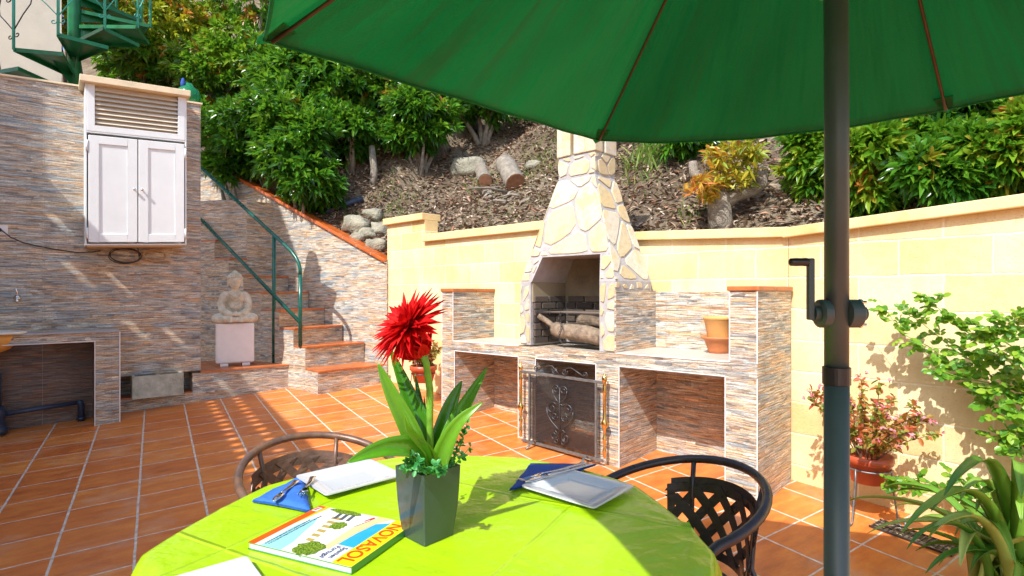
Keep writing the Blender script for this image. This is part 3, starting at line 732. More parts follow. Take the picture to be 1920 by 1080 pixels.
# ---- ochre walls
t = thing('ochre_wall', 'ochre block wall behind the barbecue with overhanging coping', 'wall', MW(2, .1, .2))
Z1 = lambda s: 1.775 + .047*s; Z2 = 2.0
m = MB(); m.box(MW, 0.0, 2.0, 0, .18, .05, Z1); m.box(MW, 2.0, 3.80, 0, .18, .05, 1.985); m.box(MW, 3.80, 4.545, 0, .18, .05, 2.235)
m.build('wall_body', M['blocks'], t)
m = MB(); m.box(MW, -.02, 2.0, -.045, .225, lambda s: Z1(s)+.001, lambda s: Z1(s)+.066); m.box(MW, 2.0, 3.80, -.045, .225, 1.986, 2.066)
m.build('coping', M['coping'], t, bevel=.006)
m = MB(); m.box(MW, 3.802, 4.58, -.045, .225, 2.236, 2.312); m.build('pillar_cap', M['coping'], t, bevel=.006)
t = thing('side_wall', 'ochre block wall on the right behind the climbing rose', 'wall', RWF(1, .1, .2))
Z3 = lambda s: 1.772 + .055*s
m = MB(); m.box(RWF, 0.003, 5, 0, .18, -.6, Z3); m.build('wall_body', M['blocks'], t)
m = MB(); m.box(RWF, -.02, 5, -.05, .225, lambda s: Z3(s)+.001, lambda s: Z3(s)+.064); m.build('coping', M['coping'], t, bevel=.006)

# ---- spiral stair and the house behind it
t = thing('pale_house', 'pale rendered house wall behind the green spiral staircase', 'house', (-7.5, 8.6, 0))
HF = Frame((-6.12, 7.42), (-.96, -.28), (-.7, .71))
m = MB(); m.box(HF, 0, 6, 0, 3, 0, 8); m.build('wall', M['house'], t)
t = thing('spiral_staircase', 'green steel spiral staircase with wedge treads and turquoise balusters', 'staircase', (-4.99, 6.2, 3.3))
cx, cy = -4.97, 6.2
m = MB(); m.tube([(cx, cy, 2.5), (cx, cy, 7.2)], .062, 20); m.build('column', M['spiral'], t, smooth=True)
Rr = .71
def spp(a, r): return (cx + math.cos(R(a))*r, cy + math.sin(R(a))*r)
for k in range(-2, 9):
    a0 = -76 + (k-1)*31 - 17.5; a1 = a0 + 35; z = 3.875 + (k-1)*.19
    m = MB()
    p0, p1 = spp(a0, Rr), spp(a1, Rr); q0, q1 = spp(a0-12, .07), spp(a1+12, .07)
    m.prism([q0, p0, p1, q1], z, z+.006)
    for e, f in ((q0, p0), (p0, p1), (p1, q1)):      # folded edge
        A = Vector((*e, z)); B = Vector((*f, z)); nn = (B-A).cross(Vector((0,0,1))).normalized()*.003
        m.raw([A-nn, A+nn, B+nn, B-nn, A-nn-Vector((0,0,.035)), A+nn-Vector((0,0,.035)), B+nn-Vector((0,0,.035)), B-nn-Vector((0,0,.035))], [(0,1,2,3),(7,6,5,4),(0,4,5,1),(1,5,6,2),(2,6,7,3),(3,7,4,0)])
    A = Vector((cx, cy, z-.10)); B = Vector((*spp((a0+a1)/2, Rr*.62), z)); 
    m.raw([Vector((*spp((a0+a1)/2, .05), z-.13)) + Vector((0,0,0)), Vector((*spp((a0+a1)/2-3, .06), z)), B, Vector((*spp((a0+a1)/2+3, .06), z))], [(0,1,2),(0,2,3),(1,3,2)])
    m.build('tread', M['spiral'], t, weld=False)
for k in range(-1, 8):
    a0 = -76 + (k-1)*31 - 17.5; z = 3.875 + (k-1)*.19; x, y = spp(a0+1, Rr+.01)
    m = MB(); m.tube([(x, y, z-.02), (x, y, z+1.15)], .013, 8); m.build('baluster', M['teal'], t, smooth=True)
def scrollc(c, r, turns, a0, sgn):
    return [(c[0] + r*(1-.78*i/24)*math.cos(a0 + sgn*turns*2*PI*i/24), c[1] + r*(1-.78*i/24)*math.sin(a0 + sgn*turns*2*PI*i/24)) for i in range(25)]
for k in range(-1, 6):                            # heart scrolls round each baluster
    a0 = -76 + (k-1)*31 - 17.5; z = 3.875 + (k-1)*.19
    m = MB()
    for sg in (-1, 1):
        def W(u, v): 
            x, y = spp(a0+1+sg*math.degrees(u/Rr), Rr+.01); return (x, y, z+.17+v + sg*u*.35)
        pts = [W(.0, .0), W(.09, .13), W(.16, .22), W(.175, .30), W(.15, .38), W(.10, .40), W(.05, .36)]
        pts += [W(.055+.035*math.cos(a)*(1-i/14), .335+.035*math.sin(a)*(1-i/14)) for i, a in enumerate([PI*.9 + j*.6 for j in range(12)])]
        m.tube(pts, .0055, 6)
        pts = [W(0, 0), W(.01, -.04)] + [W(.035-.028*math.cos(a)*(1-i/12), -.05+.028*math.sin(a)*(1-i/12)) for i, a in enumerate([-j*.65 for j in range(10)])]
        m.tube(pts, .005, 6)
    m.build('scroll', M['iron'] if k < 2 else M['teal'], t, smooth=True)
m = MB(); pts = []
for i in range(40):
    a = -76 + (i/39*8-2.5)*31; pts.append((*spp(a, Rr+.01), 3.875 + (i/39*8-2.5)*.19 + .06 + (1.1)))
m.tube(pts, .018, 8); m.build('handrail', M['teal'], t, smooth=True)
# green bottle on the wall top
t = thing('glass_bottle', 'round green glass bottle with blue stopper on the wall beside the cabinet', 'bottle', LW(.57, .12, 3.39))
m = MB(); a = LW(.60, .12, 3.395); m.lathe(a, [(.05, 0), (.10, .03), (.115, .09), (.10, .16), (.05, .2), (.035, .23)], 22); m.build('body', M['glass'], t, smooth=True)
m = MB(); a = LW(.545, .1, 3.56); m.lathe(a, [(.02, 0), (.025, .05), (.012, .10), (0, .11)], 12); m.build('stopper', M['darkblue'], t, smooth=True)

# unseen pierced slab, wall and block added to cast shade over the yard
t = thing('added_shade_caster', 'unseen slab, wall and block added to shade the left of the yard', 'house', (-6, 0, 0))
ca, sa = math.cos(R(33.2)), math.sin(R(33.2))
EV = Frame((0, 0), (-sa, ca), (-ca, -sa))       # s along the slab edge, d outward to the left
SH0, SH1, EH, ED = 1.15, 7.6, 3.95, 2.10
m = MB()
def slab(s0, s1, d0, d1): m.box(EV, s0, s1, d0, d1, EH, EH+.05)
slab(SH0, SH1, ED, ED+.17); slab(SH0, SH1, ED+.28, ED+.42); slab(SH0, SH1, ED+.53, 6)
s = SH0
while s < SH1:  # gaps left in the slab to drop sun dapples on floor and wall
    for a, b in ((ED+.17, ED+.28), (ED+.42, ED+.53)): m.box(EV, s, s+.09, a, b, EH+.002, EH+.048)
    s += .17
m.build('shade_slab', M['house'], t)
m = MB(); m.box(EV, -2, 6.2, 3.6, 6, -1, EH-.002); m.build('wall', M['house'], t)
m = MB(); m.prism([(-9, 3.0), (-5.40, 3.0), (-5.37, 3.8), (-9, 3.8)], EH+.06, 7.3); m.build('shade_block', M['house'], t)  # unseen block added to shade the statue recess and stair wall

# ================================================================== BARBECUE
t = thing('masonry_barbecue', 'tiled masonry barbecue with a flagstone chimney hood and side counters', 'barbecue', BQ0(1.4, .3, .22))
c0, c1, w1 = .925, 1.012, 1.428
m = MB()
def bb(*a, mm=None): (mm or m).box(BQ, *a)
bb(0, .185, 0, .56, .02, c0-.0005); bb(2.70, 2.886, 0, .56, .05, c0-.0005)          # outer piers
bb(.925, 1.12, 0, .50, .02, c0-.0005); bb(1.70, 1.889, 0, .50, .05, c0-.0005)         # inner piers
bb(.185, .925, .50, .56, .02, c0-.0005); bb(1.12, 1.70, .50, .56, .02, c0-.0005); bb(1.889, 2.70, .50, .56, .02, c0-.0005)
bb(.925, 1.12, .50, .56, .02, c0-.0005); bb(1.70, 1.889, .50, .56, .02, c0-.0005)
bb(0, 2.886, 0, .56, c0, c1)                                                         # counter slab
bb(0, .159, 0, .56, c1+.0005, w1); bb(2.722, 2.886, 0, .56, c1+.0005, w1)              # wing walls
bb(.159, .95, .53, .565, c1+.0005, w1-.004); bb(1.89, 2.722, .53, .565, c1+.0005, w1-.004)   # splashbacks
m.build('tiled_base', M['clad_b'], t)
m = MB(); bb(.186, .924, .006, .499, c0-.012, c0-.001); bb(1.121, 1.699, .006, .499, c0-.012, c0-.001); bb(1.89, 2.699, .006, .499, c0-.012, c0-.001)
m.build('counter_underside', M['grout'], t)
m = MB()
for s in (0.0, .185, .925, 1.12, 1.70, 1.889, 2.70, 2.886): m.tube([BQ(s, -.002, .1), BQ(s, -.002, c0)], .0035, 6)
for s in (.159, .0, 2.722, 2.886): m.tube([BQ(s, -.002, c1), BQ(s, -.002, w1)], .0035, 6)
for a, b in ((.185, .925), (1.12, 1.7), (1.889, 2.7)): m.tube([BQ(a, -.002, c0), BQ(b, -.002, c0)], .0035, 6)
for a, b in ((.159, .95), (1.89, 2.722)): m.tube([BQ(a, -.001, c1), BQ(b, -.001, c1)], .004, 6)
m.build('edge_strip', M['offwhite'], t)
m = MB(); bb(.165, .95, .006, .525, c1+.001, c1+.006); bb(1.89, 2.716, .006, .525, c1+.001, c1+.006)
n = NT('counter_tile_pinkish'); x, y, _ = n.sep(n.uv()); f = n.noise(n.xyz(n.math('MULTIPLY', x, 6), n.math('MULTIPLY', y, 60)), 1, 4)
n.base(n.ramp(f, [(.3, (.40,.30,.24)), (.5, (.60,.50,.43)), (.7, (.72,.62,.54))])); n.p(rough=.4); M['ctile'] = n.m
m.build('counter_tiles', M['ctile'], t)
for a0, a1 in ((-.012, .172), (2.71, 2.898)):                                       # terracotta caps of the wings
    m = MB()
    for j in range(2): bb(a0, a1, -.012 + j*.29, .272 + j*.292, w1+.0005, w1+.028)
    m.build('cap_tiles', M['terra'], t, bevel=.005)
# hood geometry -------------------------------------------------
HS0, HS1, HZb, HZt = .953, 1.886, 1.50, 2.30
SS0, SS1, SD0, SD1 = 1.214, 1.585, .12, .40
HD1 = .50
def front_d(z): return 0.0 if z < HZb else SD0 * min(1, (z-HZb)/(HZt-HZb))
core = MB()
IN = .030
def bt(s, d, z): return BQ0(s, d, z)
# solid mortar body behind the flags : jambs, pyramid, stack (opening left free)
oz = 1.695; oL, oR = 1.765, 1.098
core.box(bt, HS0+.012, oR, .012, HD1-.01, 1.0, HZb)
core.box(bt, oL, HS1-.012, .012, HD1-.01, 1.0, HZb)
def quadlerp(z):
    k = (z-HZb)/(HZt-HZb); i = .012
    return (HS0+i+(SS0-HS0)*k, HS1-i+(SS1-HS1)*k, i+SD0*k, HD1-i+(SD1-HD1)*k)
def frus(mm, z0, z1, sL=None, sR=None):
    a = quadlerp(z0); b = quadlerp(z1)
    la = [a[0] if sR is None else sR[0], a[1] if sL is None else sL[0]]; lb = [b[0] if sR is None else sR[1], b[1] if sL is None else sL[1]]
    P = [bt(la[0], a[2], z0), bt(la[1], a[2], z0), bt(la[1], a[3], z0), bt(la[0], a[3], z0), bt(lb[0], b[2], z1), bt(lb[1], b[2], z1), bt(lb[1], b[3], z1), bt(lb[0], b[3], z1)]
    mm.raw(P, [(3,2,1,0), (4,5,6,7), (0,1,5,4), (1,2,6,5), (2,3,7,6), (3,0,4,7)])
frus(core, oz, HZt)
frus(core, HZb, oz-.0005, sL=(oR, oR+.015)); frus(core, HZb, oz-.0005, sR=(1.755, 1.665))
core.box(bt, SS0+.012, SS1-.012, SD0+.012, SD1-.012, HZt+.0005, 2.474)
core.box(bt, oR, oL, HD1-.06, HD1-.01, 1.0, oz)
o = core.build('hood_core', M['grout'], t, weld=False)
m = MB(); m.box(bt, 1.35, 1.52, SD0+.05, SD1-.05, 2.475, 2.84); m.build('flue_liner', M['sootbrick'], t)
m = MB()
for (a, b) in ((SS0, 1.42), (1.452, SS1)):
    for (d0, d1) in ((SD0, SD0+.10), (SD0+.132, SD1)):
        if a < 1.3: m.box(bt, a, a+.10, d0, d1, 2.475, 2.86); m.box(bt, a+.10, b, d0, d1, 2.476, 2.859) if d0 == SD0 else None
        else: m.box(bt, b-.06, b, d0, d1, 2.475, 2.86); m.box(bt, a, b-.06, d0, d1, 2.476, 2.859) if d0 == SD0 else None
m.box(bt, SS0-.03, SS1+.03, SD0-.03, SD1+.03, 2.861, 2.92)
m.build('chimney_crown', M['stone'], t, bevel=.006)
# flagstones: voronoi pieces cut to each face, real thickness
def clip(poly, a, b, c):                       # keep a*x+b*y <= c
    out = []
    for i in range(len(poly)):
        p, q = poly[i], poly[(i+1) % len(poly)]; fp = a*p[0]+b*p[1]-c; fq = a*q[0]+b*q[1]-c
        if fp <= 0: out.append(p)
        if (fp < 0 < fq) or (fq < 0 < fp):
            k = fp/(fp-fq); out.append((p[0]+(q[0]-p[0])*k, p[1]+(q[1]-p[1])*k))
    return out
def inset(poly, g):
    n = len(poly); cxp = sum(p[0] for p in poly)/n; cyp = sum(p[1] for p in poly)/n; out = poly
    for i in range(n):
        p, q = poly[i], poly[(i+1) % n]; dx, dy = q[0]-p[0], q[1]-p[1]; l = math.hypot(dx, dy)
        if l < 1e-5: continue
        a, b = dy/l, -dx/l
        if a*cxp + b*cyp > a*p[0]+b*p[1]: a, b = -a, -b
        out = clip(out, a, b, a*p[0]+b*p[1]-g)
        if len(out) < 3: return []
    return out
def flags(mm, region, mapf, size, seed, gap=.010, th=.007, jit=.42, asp=1.0):
    rs = random.Random(seed); xs = [p[0] for p in region]; ys = [p[1] for p in region]; S = []
    x = min(xs)-size; row = 0
    while x < max(xs)+size:
        y = min(ys)-size*asp
        while y < max(ys)+size*asp:
            S.append((x+rs.uniform(-jit, jit)*size, y+rs.uniform(-jit, jit)*size*asp + (size*asp*.5 if row % 2 else 0))); y += size*asp
        x += size; row += 1
    for i, a in enumerate(S):
        poly = list(region)
        for j, b in enumerate(S):
            if i == j: continue
            dx, dy = b[0]-a[0], b[1]-a[1]
            if math.hypot(dx, dy) > size*4: continue
            poly = clip(poly, dx, dy, (b[0]**2+b[1]**2-a[0]**2-a[1]**2)/2)
            if len(poly) < 3: break
        if len(poly) < 3: continue
        poly = inset(poly, gap*rs.uniform(.7, 1.6))
        if len(poly) < 3: continue
        ar = abs(sum(poly[k][0]*poly[(k+1) % len(poly)][1]-poly[(k+1) % len(poly)][0]*poly[k][1] for k in range(len(poly))))/2
        if ar < .0005: continue
        # chip the corners so that the pieces are not perfect polygons
        pp = []
        for k in range(len(poly)):
            p, q = poly[k], poly[(k+1) % len(poly)]; l = math.hypot(q[0]-p[0], q[1]-p[1])
            if l > .03: 
                c = rs.uniform(.08, .2); pp.append((p[0]+(q[0]-p[0])*c, p[1]+(q[1]-p[1])*c)); 
                if l > .07:
                    o = rs.uniform(-.05, .01)*l; pp.append(((p[0]+q[0])/2+(p[1]-q[1])/l*o*.5, (p[1]+q[1])/2+(q[0]-p[0])/l*o*.5))
                c = 1-rs.uniform(.08, .2); pp.append((p[0]+(q[0]-p[0])*c, p[1]+(q[1]-p[1])*c))
        if len(pp) < 3: pp = poly
        h = th*rs.uniform(.75, 1.25); n_ = len(pp); mx_ = sum(p[0] for p in pp)/n_; my_ = sum(p[1] for p in pp)/n_
        sm = [(mx_+(p[0]-mx_)*.95, my_+(p[1]-my_)*.95) for p in pp]
        V0 = [mapf(x, y, 0) for x, y in pp]; V1 = [mapf(x, y, h*.7) for x, y in pp]; V2 = [mapf(x, y, h) for x, y in sm]
        F_ = [tuple(2*n_+k for k in range(n_))]
        for k in range(n_):
            k2 = (k+1) % n_; F_ += [(k, k2, n_+k2, n_+k), (n_+k, n_+k2, 2*n_+k2, 2*n_+k)]
        mm.raw(V0+V1+V2, F_, None, rs.random())
st = MB()
fm = lambda x, y, h: bt(x, front_d(y)+.012-h, y)
# front : right jamb, left jamb, brow above the opening, pyramid
flags(st, [(HS0, 1.0), (oR, 1.0), (oR, 1.5), (HS0, 1.5)], fm, .16, 3, asp=.8)
flags(st, [(HS0, 1.505), (oR, 1.505), (oR+.01, 1.69), (HS0+.063, 1.69)], fm, .15, 4)
flags(st, [(oL, 1.0), (HS1, 1.0), (HS1, 1.5), (oL, 1.5)], fm, .15, 5, asp=.9)
flags(st, [(oL-.005, 1.505), (HS1, 1.505), (HS1-.072, 1.69), (1.668, 1.69)], fm, .15, 6)
flags(st, [(HS0+.066, 1.70), (HS1-.078, 1.70), (SS1, 2.30), (SS0, 2.30)], fm, .30, 18, th=.007)
fm2 = lambda x, y, h: bt(x, SD0+.012-h, y)
flags(st, [(SS0, 2.305), (SS1, 2.305), (SS1, 2.47), (SS0, 2.47)], fm2, .16, 9)
# right side (towards the viewer's right) : only above the tiled part
def side_s(z): return HS0 if z < HZb else HS0 + (SS0-HS0)*min(1, (z-HZb)/(HZt-HZb))
sm_ = lambda x, y, h: bt(side_s(y)+.012-h, x, y)
flags(st, [(0.0, 1.435), (HD1, 1.435), (HD1, 1.5), (0.0, 1.5)], sm_, .08, 11)
flags(st, [(0.0, 1.505), (HD1, 1.505), (SD1, 2.30), (SD0, 2.30)], sm_, .22, 12, th=.007)
flags(st, [(SD0, 2.305), (SD1, 2.305), (SD1, 2.47), (SD0, 2.47)], lambda x, y, h: bt(SS0+.012-h, x, y), .13, 13)
def side_l(z): return HS1 if z < HZb else HS1 + (SS1-HS1)*min(1, (z-HZb)/(HZt-HZb))
flags(st, [(0.0, 1.0), (HD1, 1.0), (HD1, 1.5), (0.0, 1.5)], lambda x, y, h: bt(side_l(y)-.012+h, x, y), .2, 14)
flags(st, [(0.0, 1.505), (HD1, 1.505), (SD1, 2.30), (SD0, 2.30)], lambda x, y, h: bt(side_l(y)-.012+h, x, y), .22, 15)
o = st.build('flagstone_cladding', M['stone'], t, weld=False)
m = MB(); m.box(bt, HS0-.004, HS0+.0105, -.001, HD1+.03, 1.0, 1.432); m.build('hood_side_tiles', M['clad_b'], t)
# firebox lining
m = MB(); rz = 1.012
row = 0; z = rz
while z < 1.36:
    x = .04 - (row % 2)*.09
    while x < HD1-.07:
        a, b = max(.04, x), min(HD1-.07, x+.17)
        if b-a > .02: m.box(bt, oL-.022-.004*random.random(), oL-.0005, a, b-.008, z, z+.047)
        x += .18
    x = oR + (row % 2)*.09 - .09
    while x < oL-.03:
        a, b = max(oR+.002, x), min(oL-.028, x+.17)
        if b-a > .02: m.box(bt, a, b-.008, HD1-.083-.004*random.random(), HD1-.0605, z, z+.047)
        x += .18
    z += .055; row += 1
m.build('firebricks', M['sootbrick'], t, bevel=.004)
m = MB(); m.box(bt, oR, oL, HD1-.066, HD1-.0601, rz+.33, oz-.001); m.box(bt, oL-.012, oL-.0005, .03, HD1-.066, rz+.33, 1.50); m.box(bt, oR+.0005, oR+.008, .03, HD1-.06, rz, 1.50)
m.build('firebox_wall', M['firewall'], t)
# grate
t = thing('cooking_grate', 'rusty mesh cooking grate over the logs in the fireplace', 'grate', BQ0(1.4, .25, 1.25))
m = MB(); gs0, gs1, gd0, gd1, gzz = 1.115, 1.735, .05, .41, 1.262
for i in range(41): s = gs0+(gs1-gs0)*i/40; m.tube([BQ0(s, gd0, gzz), BQ0(s, gd1, gzz)], .0017, 4, caps=False)
for i in range(24): d = gd0+(gd1-gd0)*i/23; m.tube([BQ0(gs0, d, gzz), BQ0(gs1, d, gzz)], .0017, 4, caps=False)
m.build('wire_mesh', plain('rusty_wire', (.20,.15,.11), .7, .3, bump=0), t)
m = MB(); m.tube([BQ0(gs0, gd0, gzz), BQ0(gs1, gd0, gzz), BQ0(gs1, gd1, gzz), BQ0(gs0, gd1, gzz)], .005, 6, closed=True); m.build('frame', M['iron'], t)
# logs and chain
def log(name, a, b, r, label, group, mat=M['log']):
    a = Vector(a); b = Vector(b); d = b-a; pts = [a + d*k/7 + Vector((random.gauss(0, r*.06), random.gauss(0, r*.06), random.gauss(0, r*.06))) for k in range(8)]
    t = thing(name, label, 'log', a.lerp(b, .5), 0, group)
    m = MB(); m.tube(pts, [r*random.uniform(.93, 1.07) for _ in pts], 14, caps=False); m.build('bark', mat, t, smooth=True)
    for p, q in ((pts[0], pts[1]), (pts[-1], pts[-2])):
        m = MB(); ax = (p-q).normalized(); m.lathe(p, [(r*.97, -.004), (r*.9, .003), (.001, .004)], 14, ax=ax)
        m.build('cut_end', M['logend'] if mat is M['bark'] else M['log'], t)
    return t
log('firewood_log', BQ0(1.60, .12, 1.135), BQ0(1.13, .10, 1.085), .062, 'thickest pale firewood log lying lowest at the front of the fireplace', 'firewood in the fireplace')
log('firewood_log', BQ0(1.42, .22, 1.20), BQ0(1.12, .18, 1.19), .045, 'short pale firewood log resting behind and above the thickest one', 'firewood in the fireplace')
log('firewood_log', BQ0(1.72, .06, 1.235), BQ0(1.55, .13, 1.11), .022, 'thin bent firewood branch leaning at the left of the fireplace', 'firewood in the fireplace')
log('firewood_log', BQ0(1.56, .25, 1.09), BQ0(1.2, .32, 1.10), .05, 'firewood log hidden deepest at the back of the fireplace', 'firewood in the fireplace')
t = thing('iron_chain', 'thin iron chain hanging from the grate over the logs', 'chain', BQ0(1.47, .03, 1.2))
m = MB()
for i in range(11):
    z = 1.255 - i*.021; p = BQ0(1.47 + .012*math.sin(i), .028, z); ax = (Vector((*E1, 0)) if i % 2 else Vector((*E2, 0)))
    m.tube([p + ax*.008*math.cos(a) + Vector((0, 0, .014*math.sin(a))) for a in [2*PI*k/10 for k in range(10)]], .0028, 5, closed=True)
m.build('links', M['iron'], t, smooth=True)
# clay bowls on the right counter
t = thing('clay_plant_pot', 'ochre clay pot standing inside a scalloped clay bowl on the right counter', 'pot', BQ0(.225, .30, c1))
c = BQ0(.405, .41, c1-.006)
m = MB(); m.lathe(c + Vector((0,0,.006)), [(.060, 0), (.066, .004), (.072, .02), (.095, .085), (.118, .10), (.118, .112), (.09, .105), (.07, .03)], 26); m.build('bowl', M['pot'], t, smooth=True)
m = MB(); m.lathe(c + Vector((0,0,.06)), [(.06, 0), (.075, .06), (.098, .17), (.104, .175), (.104, .19), (.094, .19), (.07, .06)], 26); m.build('inner_pot', plain('ochre_clay', (.68,.36,.12), .6), t, smooth=True)
m = MB(); m.lathe(c, [(.075, .001), (.082, .005), (.0, .005)], 24); m.build('saucer', M['iron'], t)

# ================================================================== FIRE SCREEN
FS = lambda s, z, d=-.062: BQ0(s, d, z)
t = thing('fire_screen', 'black iron fire screen with scrollwork and two brass posts before the barbecue', 'fire screen', FS(1.4, .22))
m = MB(); x0, x1, y0, y1 = 1.08, 1.70, .285, .775
n1, n2 = 78, 62
for i in range(n1+1): s = x0+(x1-x0)*i/n1; m.box(lambda a, b, c: BQ0(a, b, c), s-.0018, s+.0018, -.0625, -.0615, y0, y1)
m.build('upright_wires', M['iron'], t)
m = MB()
for i in range(n2+1): z = y0+(y1-y0)*i/n2; m.box(lambda a, b, c: BQ0(a, b, c), x0, x1, -.0645, -.0627, z-.0018, z+.0018)
m.build('cross_wires', M['iron'], t)
m = MB(); BB = lambda a, b, c: BQ0(a, b, c)
m.box(BB, x0-.014, x0, -.072, -.056, y0-.02, y1+.01); m.box(BB, x1, x1+.014, -.072, -.056, y0-.02, y1+.01)
m.box(BB, 1.005, 1.80, -.072, -.052, y1+.0105, y1+.03); m.box(BB, 1.015, 1.79, -.070, -.054, y0-.04, y0-.0205)
m.build('frame', M['irongrey'], t, bevel=.002)
def sc2(m, c, r, a0, a1, r1=None, n=20, rad=.0042, d=-.078):
    r1 = r*.25 if r1 is None else r1
    m.tube([FS(c[0] - (r+(r1-r)*i/n)*math.cos(R(a0+(a1-a0)*i/n)), c[1] + (r+(r1-r)*i/n)*math.sin(R(a0+(a1-a0)*i/n)), d) for i in range(n+1)], rad, 6)
m = MB(); cs = 1.39
for sg in (-1, 1):
    def K(s, z): return FS(cs - sg*s, z, -.078)
    def spiral(cs_, cz_, r, a0, turns, rad=.0042):
        m.tube([K(cs_ + r*(1-.8*i/26)*math.cos(a0+turns*2*PI*i/26), cz_ + r*(1-.8*i/26)*math.sin(a0+turns*2*PI*i/26)) for i in range(27)], rad, 6)
    # crest above the top bar
    m.tube([K(.005, .815), K(.03, .835), K(.07, .868), K(.11, .872), K(.16, .85), K(.22, .822)], .0042, 6)
    spiral(.045, .838, .028, PI*.1, -1.3); spiral(.232, .838, .022, -PI/2, 1.3)
    # heart / lyre in the middle
    spiral(.035, .70, .034, 0, 1.5); m.tube([K(.069, .70), K(.062, .66), K(.03, .62), K(.0, .60)], .0042, 6)
    spiral(.075, .555, .05, PI*.8, -1.4); m.tube([K(.035, .585), K(.0, .60)], .0042, 6)
    m.tube([K(.125, .555), K(.12, .50), K(.08, .455), K(.03, .42), K(.0, .40)], .0042, 6)
    spiral(.05, .50, .032, PI, 1.4); spiral(.055, .355, .04, PI/2, 1.5); m.tube([K(.055, .395), K(.02, .41), K(0, .40)], .0042, 6)
    spiral(.03, .32, .024, PI/2, -1.3)
m.tube([FS(cs, .30, -.078), FS(cs, .72, -.078)], .004, 6)
m.build('scrollwork', M['iron'], t, smooth=True)
for s in (1.003, 1.803):
    m = MB(); c = FS(s, .285, -.062)
    m.lathe(c, [(.006, -.01), (.012, 0), (.010, .02), (.015, .035), (.011, .05), (.009, .09), (.012, .11), (.016, .125), (.010, .135), (.010, .19), (.016, .20), (.028, .225), (.016, .25), (.012, .26), (.012, .44), (.016, .45), (.011, .465), (.014, .49), (.009, .505), (.018, .525), (.020, .54), (.014, .555), (.006, .565), (.007, .572), (0, .578)], 18)
    m.build('brass_post', M['brass'], t, smooth=True)
for s in (1.14, 1.64):
    m = MB()
    f = lambda d, z: BQ0(s, d, z)
    g0 = gz(*f(-.16, 0)[:2]); 
    m.tube([f(-.175, g0+.012), f(-.15, g0+.018), f(-.10, g0+.06), f(-.062, y0-.03)], .010, 8, flat=.5)
    m.tube([f(.03, g0+.02), f(-.01, g0+.03), f(-.05, y0-.03)], .009, 8, flat=.5)
    m.build('foot', M['irongrey'], t, smooth=True)

# ================================================================== STATUE
px_, py_ = -3.165, 6.24
t = thing('statue_pedestal', 'blush white box pedestal on two small feet under the statue', 'pedestal', (px_, py_, LT+.016), R(29))
rot = R(29)
PF = Frame((px_, py_), (math.cos(rot), math.sin(rot)), (-math.sin(rot), math.cos(rot)))
m = MB(); m.box(PF, -.195, .195, -.10, .10, LT+.05, LT+.50); m.build('box', M['offwhite'], t, bevel=.018)
for s in (-.11, .11):
    m = MB(); m.box(PF, s-.04, s+.04, -.09, .09, LT+.0165, LT+.0495); m.build('foot', M['offwhite'], t, bevel=.004)
bz = LT + .50
t = thing('buddha_statue', 'weathered stone statue of a seated meditating figure on the white pedestal', 'statue', (px_, py_, bz))
m = MB()
def b_(s, d, z):
    if z > .345 and abs(s) < .1: s, d, z = s*1.24, (d-.01)*1.12+.01, .345+(z-.345)*1.0
    return PF(s*.88, d*.92, bz + z*1.12)
RB = Matrix.Rotation(rot, 3, 'Z')
def el(s, d, z, a, b, c, rr=None): k_ = 1.24 if z > .345 else 1.0; m.ball(b_(s, d, z), a*.88*k_, b*.92*min(k_, 1.12), c*1.12, 20, 14, rot=RB @ (rr or Matrix.Identity(3)))
el(0, .0, .03, .16, .10, .035)
el(0, .03, .15, .115, .075, .12); el(0, .025, .255, .130, .072, .075); el(0, .03, .30, .09, .055, .03)
el(-.115, .03, .27, .05, .05, .05); el(.115, .03, .27, .05, .05, .05)
m.tube([b_(0, .02, .29), b_(0, .015, .36)], [.042, .036], 14)
for sg in (-1, 1):
    m.tube([b_(sg*.12, .03, .285), b_(sg*.155, .01, .20), b_(sg*.145, -.03, .125)], [.046, .044, .040], 12)
    m.tube([b_(sg*.145, -.03, .125), b_(sg*.09, -.085, .10), b_(sg*.03, -.11, .085)], [.042, .036, .024], 12)
    # thigh out to the knee, shin back to the middle
    m.tube([b_(sg*.07, .02, .05), b_(sg*.16, -.03, .055), b_(sg*.225, -.05, .05)], [.06, .058, .050], 14)
    el(sg*.225, -.05, .046, .045, .05, .042)
    m.tube([b_(sg*.22, -.06, .04), b_(sg*.12, -.11, .04), b_(sg*.0, -.12, .035)], [.046, .040, .030], 12)
    m.tube([b_(sg*.065, -.095, .075), b_(sg*.06, -.135, .05), b_(sg*.055, -.14, .008)], [.018, .020, .024], 8)   # sleeve ends
    m.tube([b_(sg*.04, -.05, .33), b_(sg*.055, -.055, .26), b_(sg*.05, -.06, .19), b_(sg*.02, -.062, .165), b_(0, -.064, .16)], .007, 6)
    for q in range(4): m.tube([b_(sg*(.165), -.0+q*.004, .235-q*.028), b_(sg*.135, -.045, .215-q*.026), b_(sg*.105, -.045, .222-q*.026)], .005, 5)
    # ears with long lobes, brows, eyes
    m.tube([b_(sg*.062, .0, .445), b_(sg*.068, -.005, .41), b_(sg*.064, -.008, .372)], [.010, .011, .013], 8)
    m.tube([b_(sg*.010, -.064, .434), b_(sg*.027, -.063, .441), b_(sg*.044, -.052, .432)], .0045, 6)
    el(sg*.026, -.052, .422, .0145, .010, .0065)
m.ball(b_(0, -.115, .088), .05, .03, .022, 16, 8, rot=RB)
for q in range(4):                                    # fingers of the upper hand resting on the lower one
    m.tube([b_(.034, -.118-.002*q, .104-.007*q), b_(.0, -.138, .106-.008*q), b_(-.03+.004*q, -.136, .102-.008*q)], [.0065, .0065, .005], 6)
m.tube([b_(.02, -.12, .112), b_(0, -.13, .122), b_(-.006, -.128, .124)], [.007, .006, .005], 6)
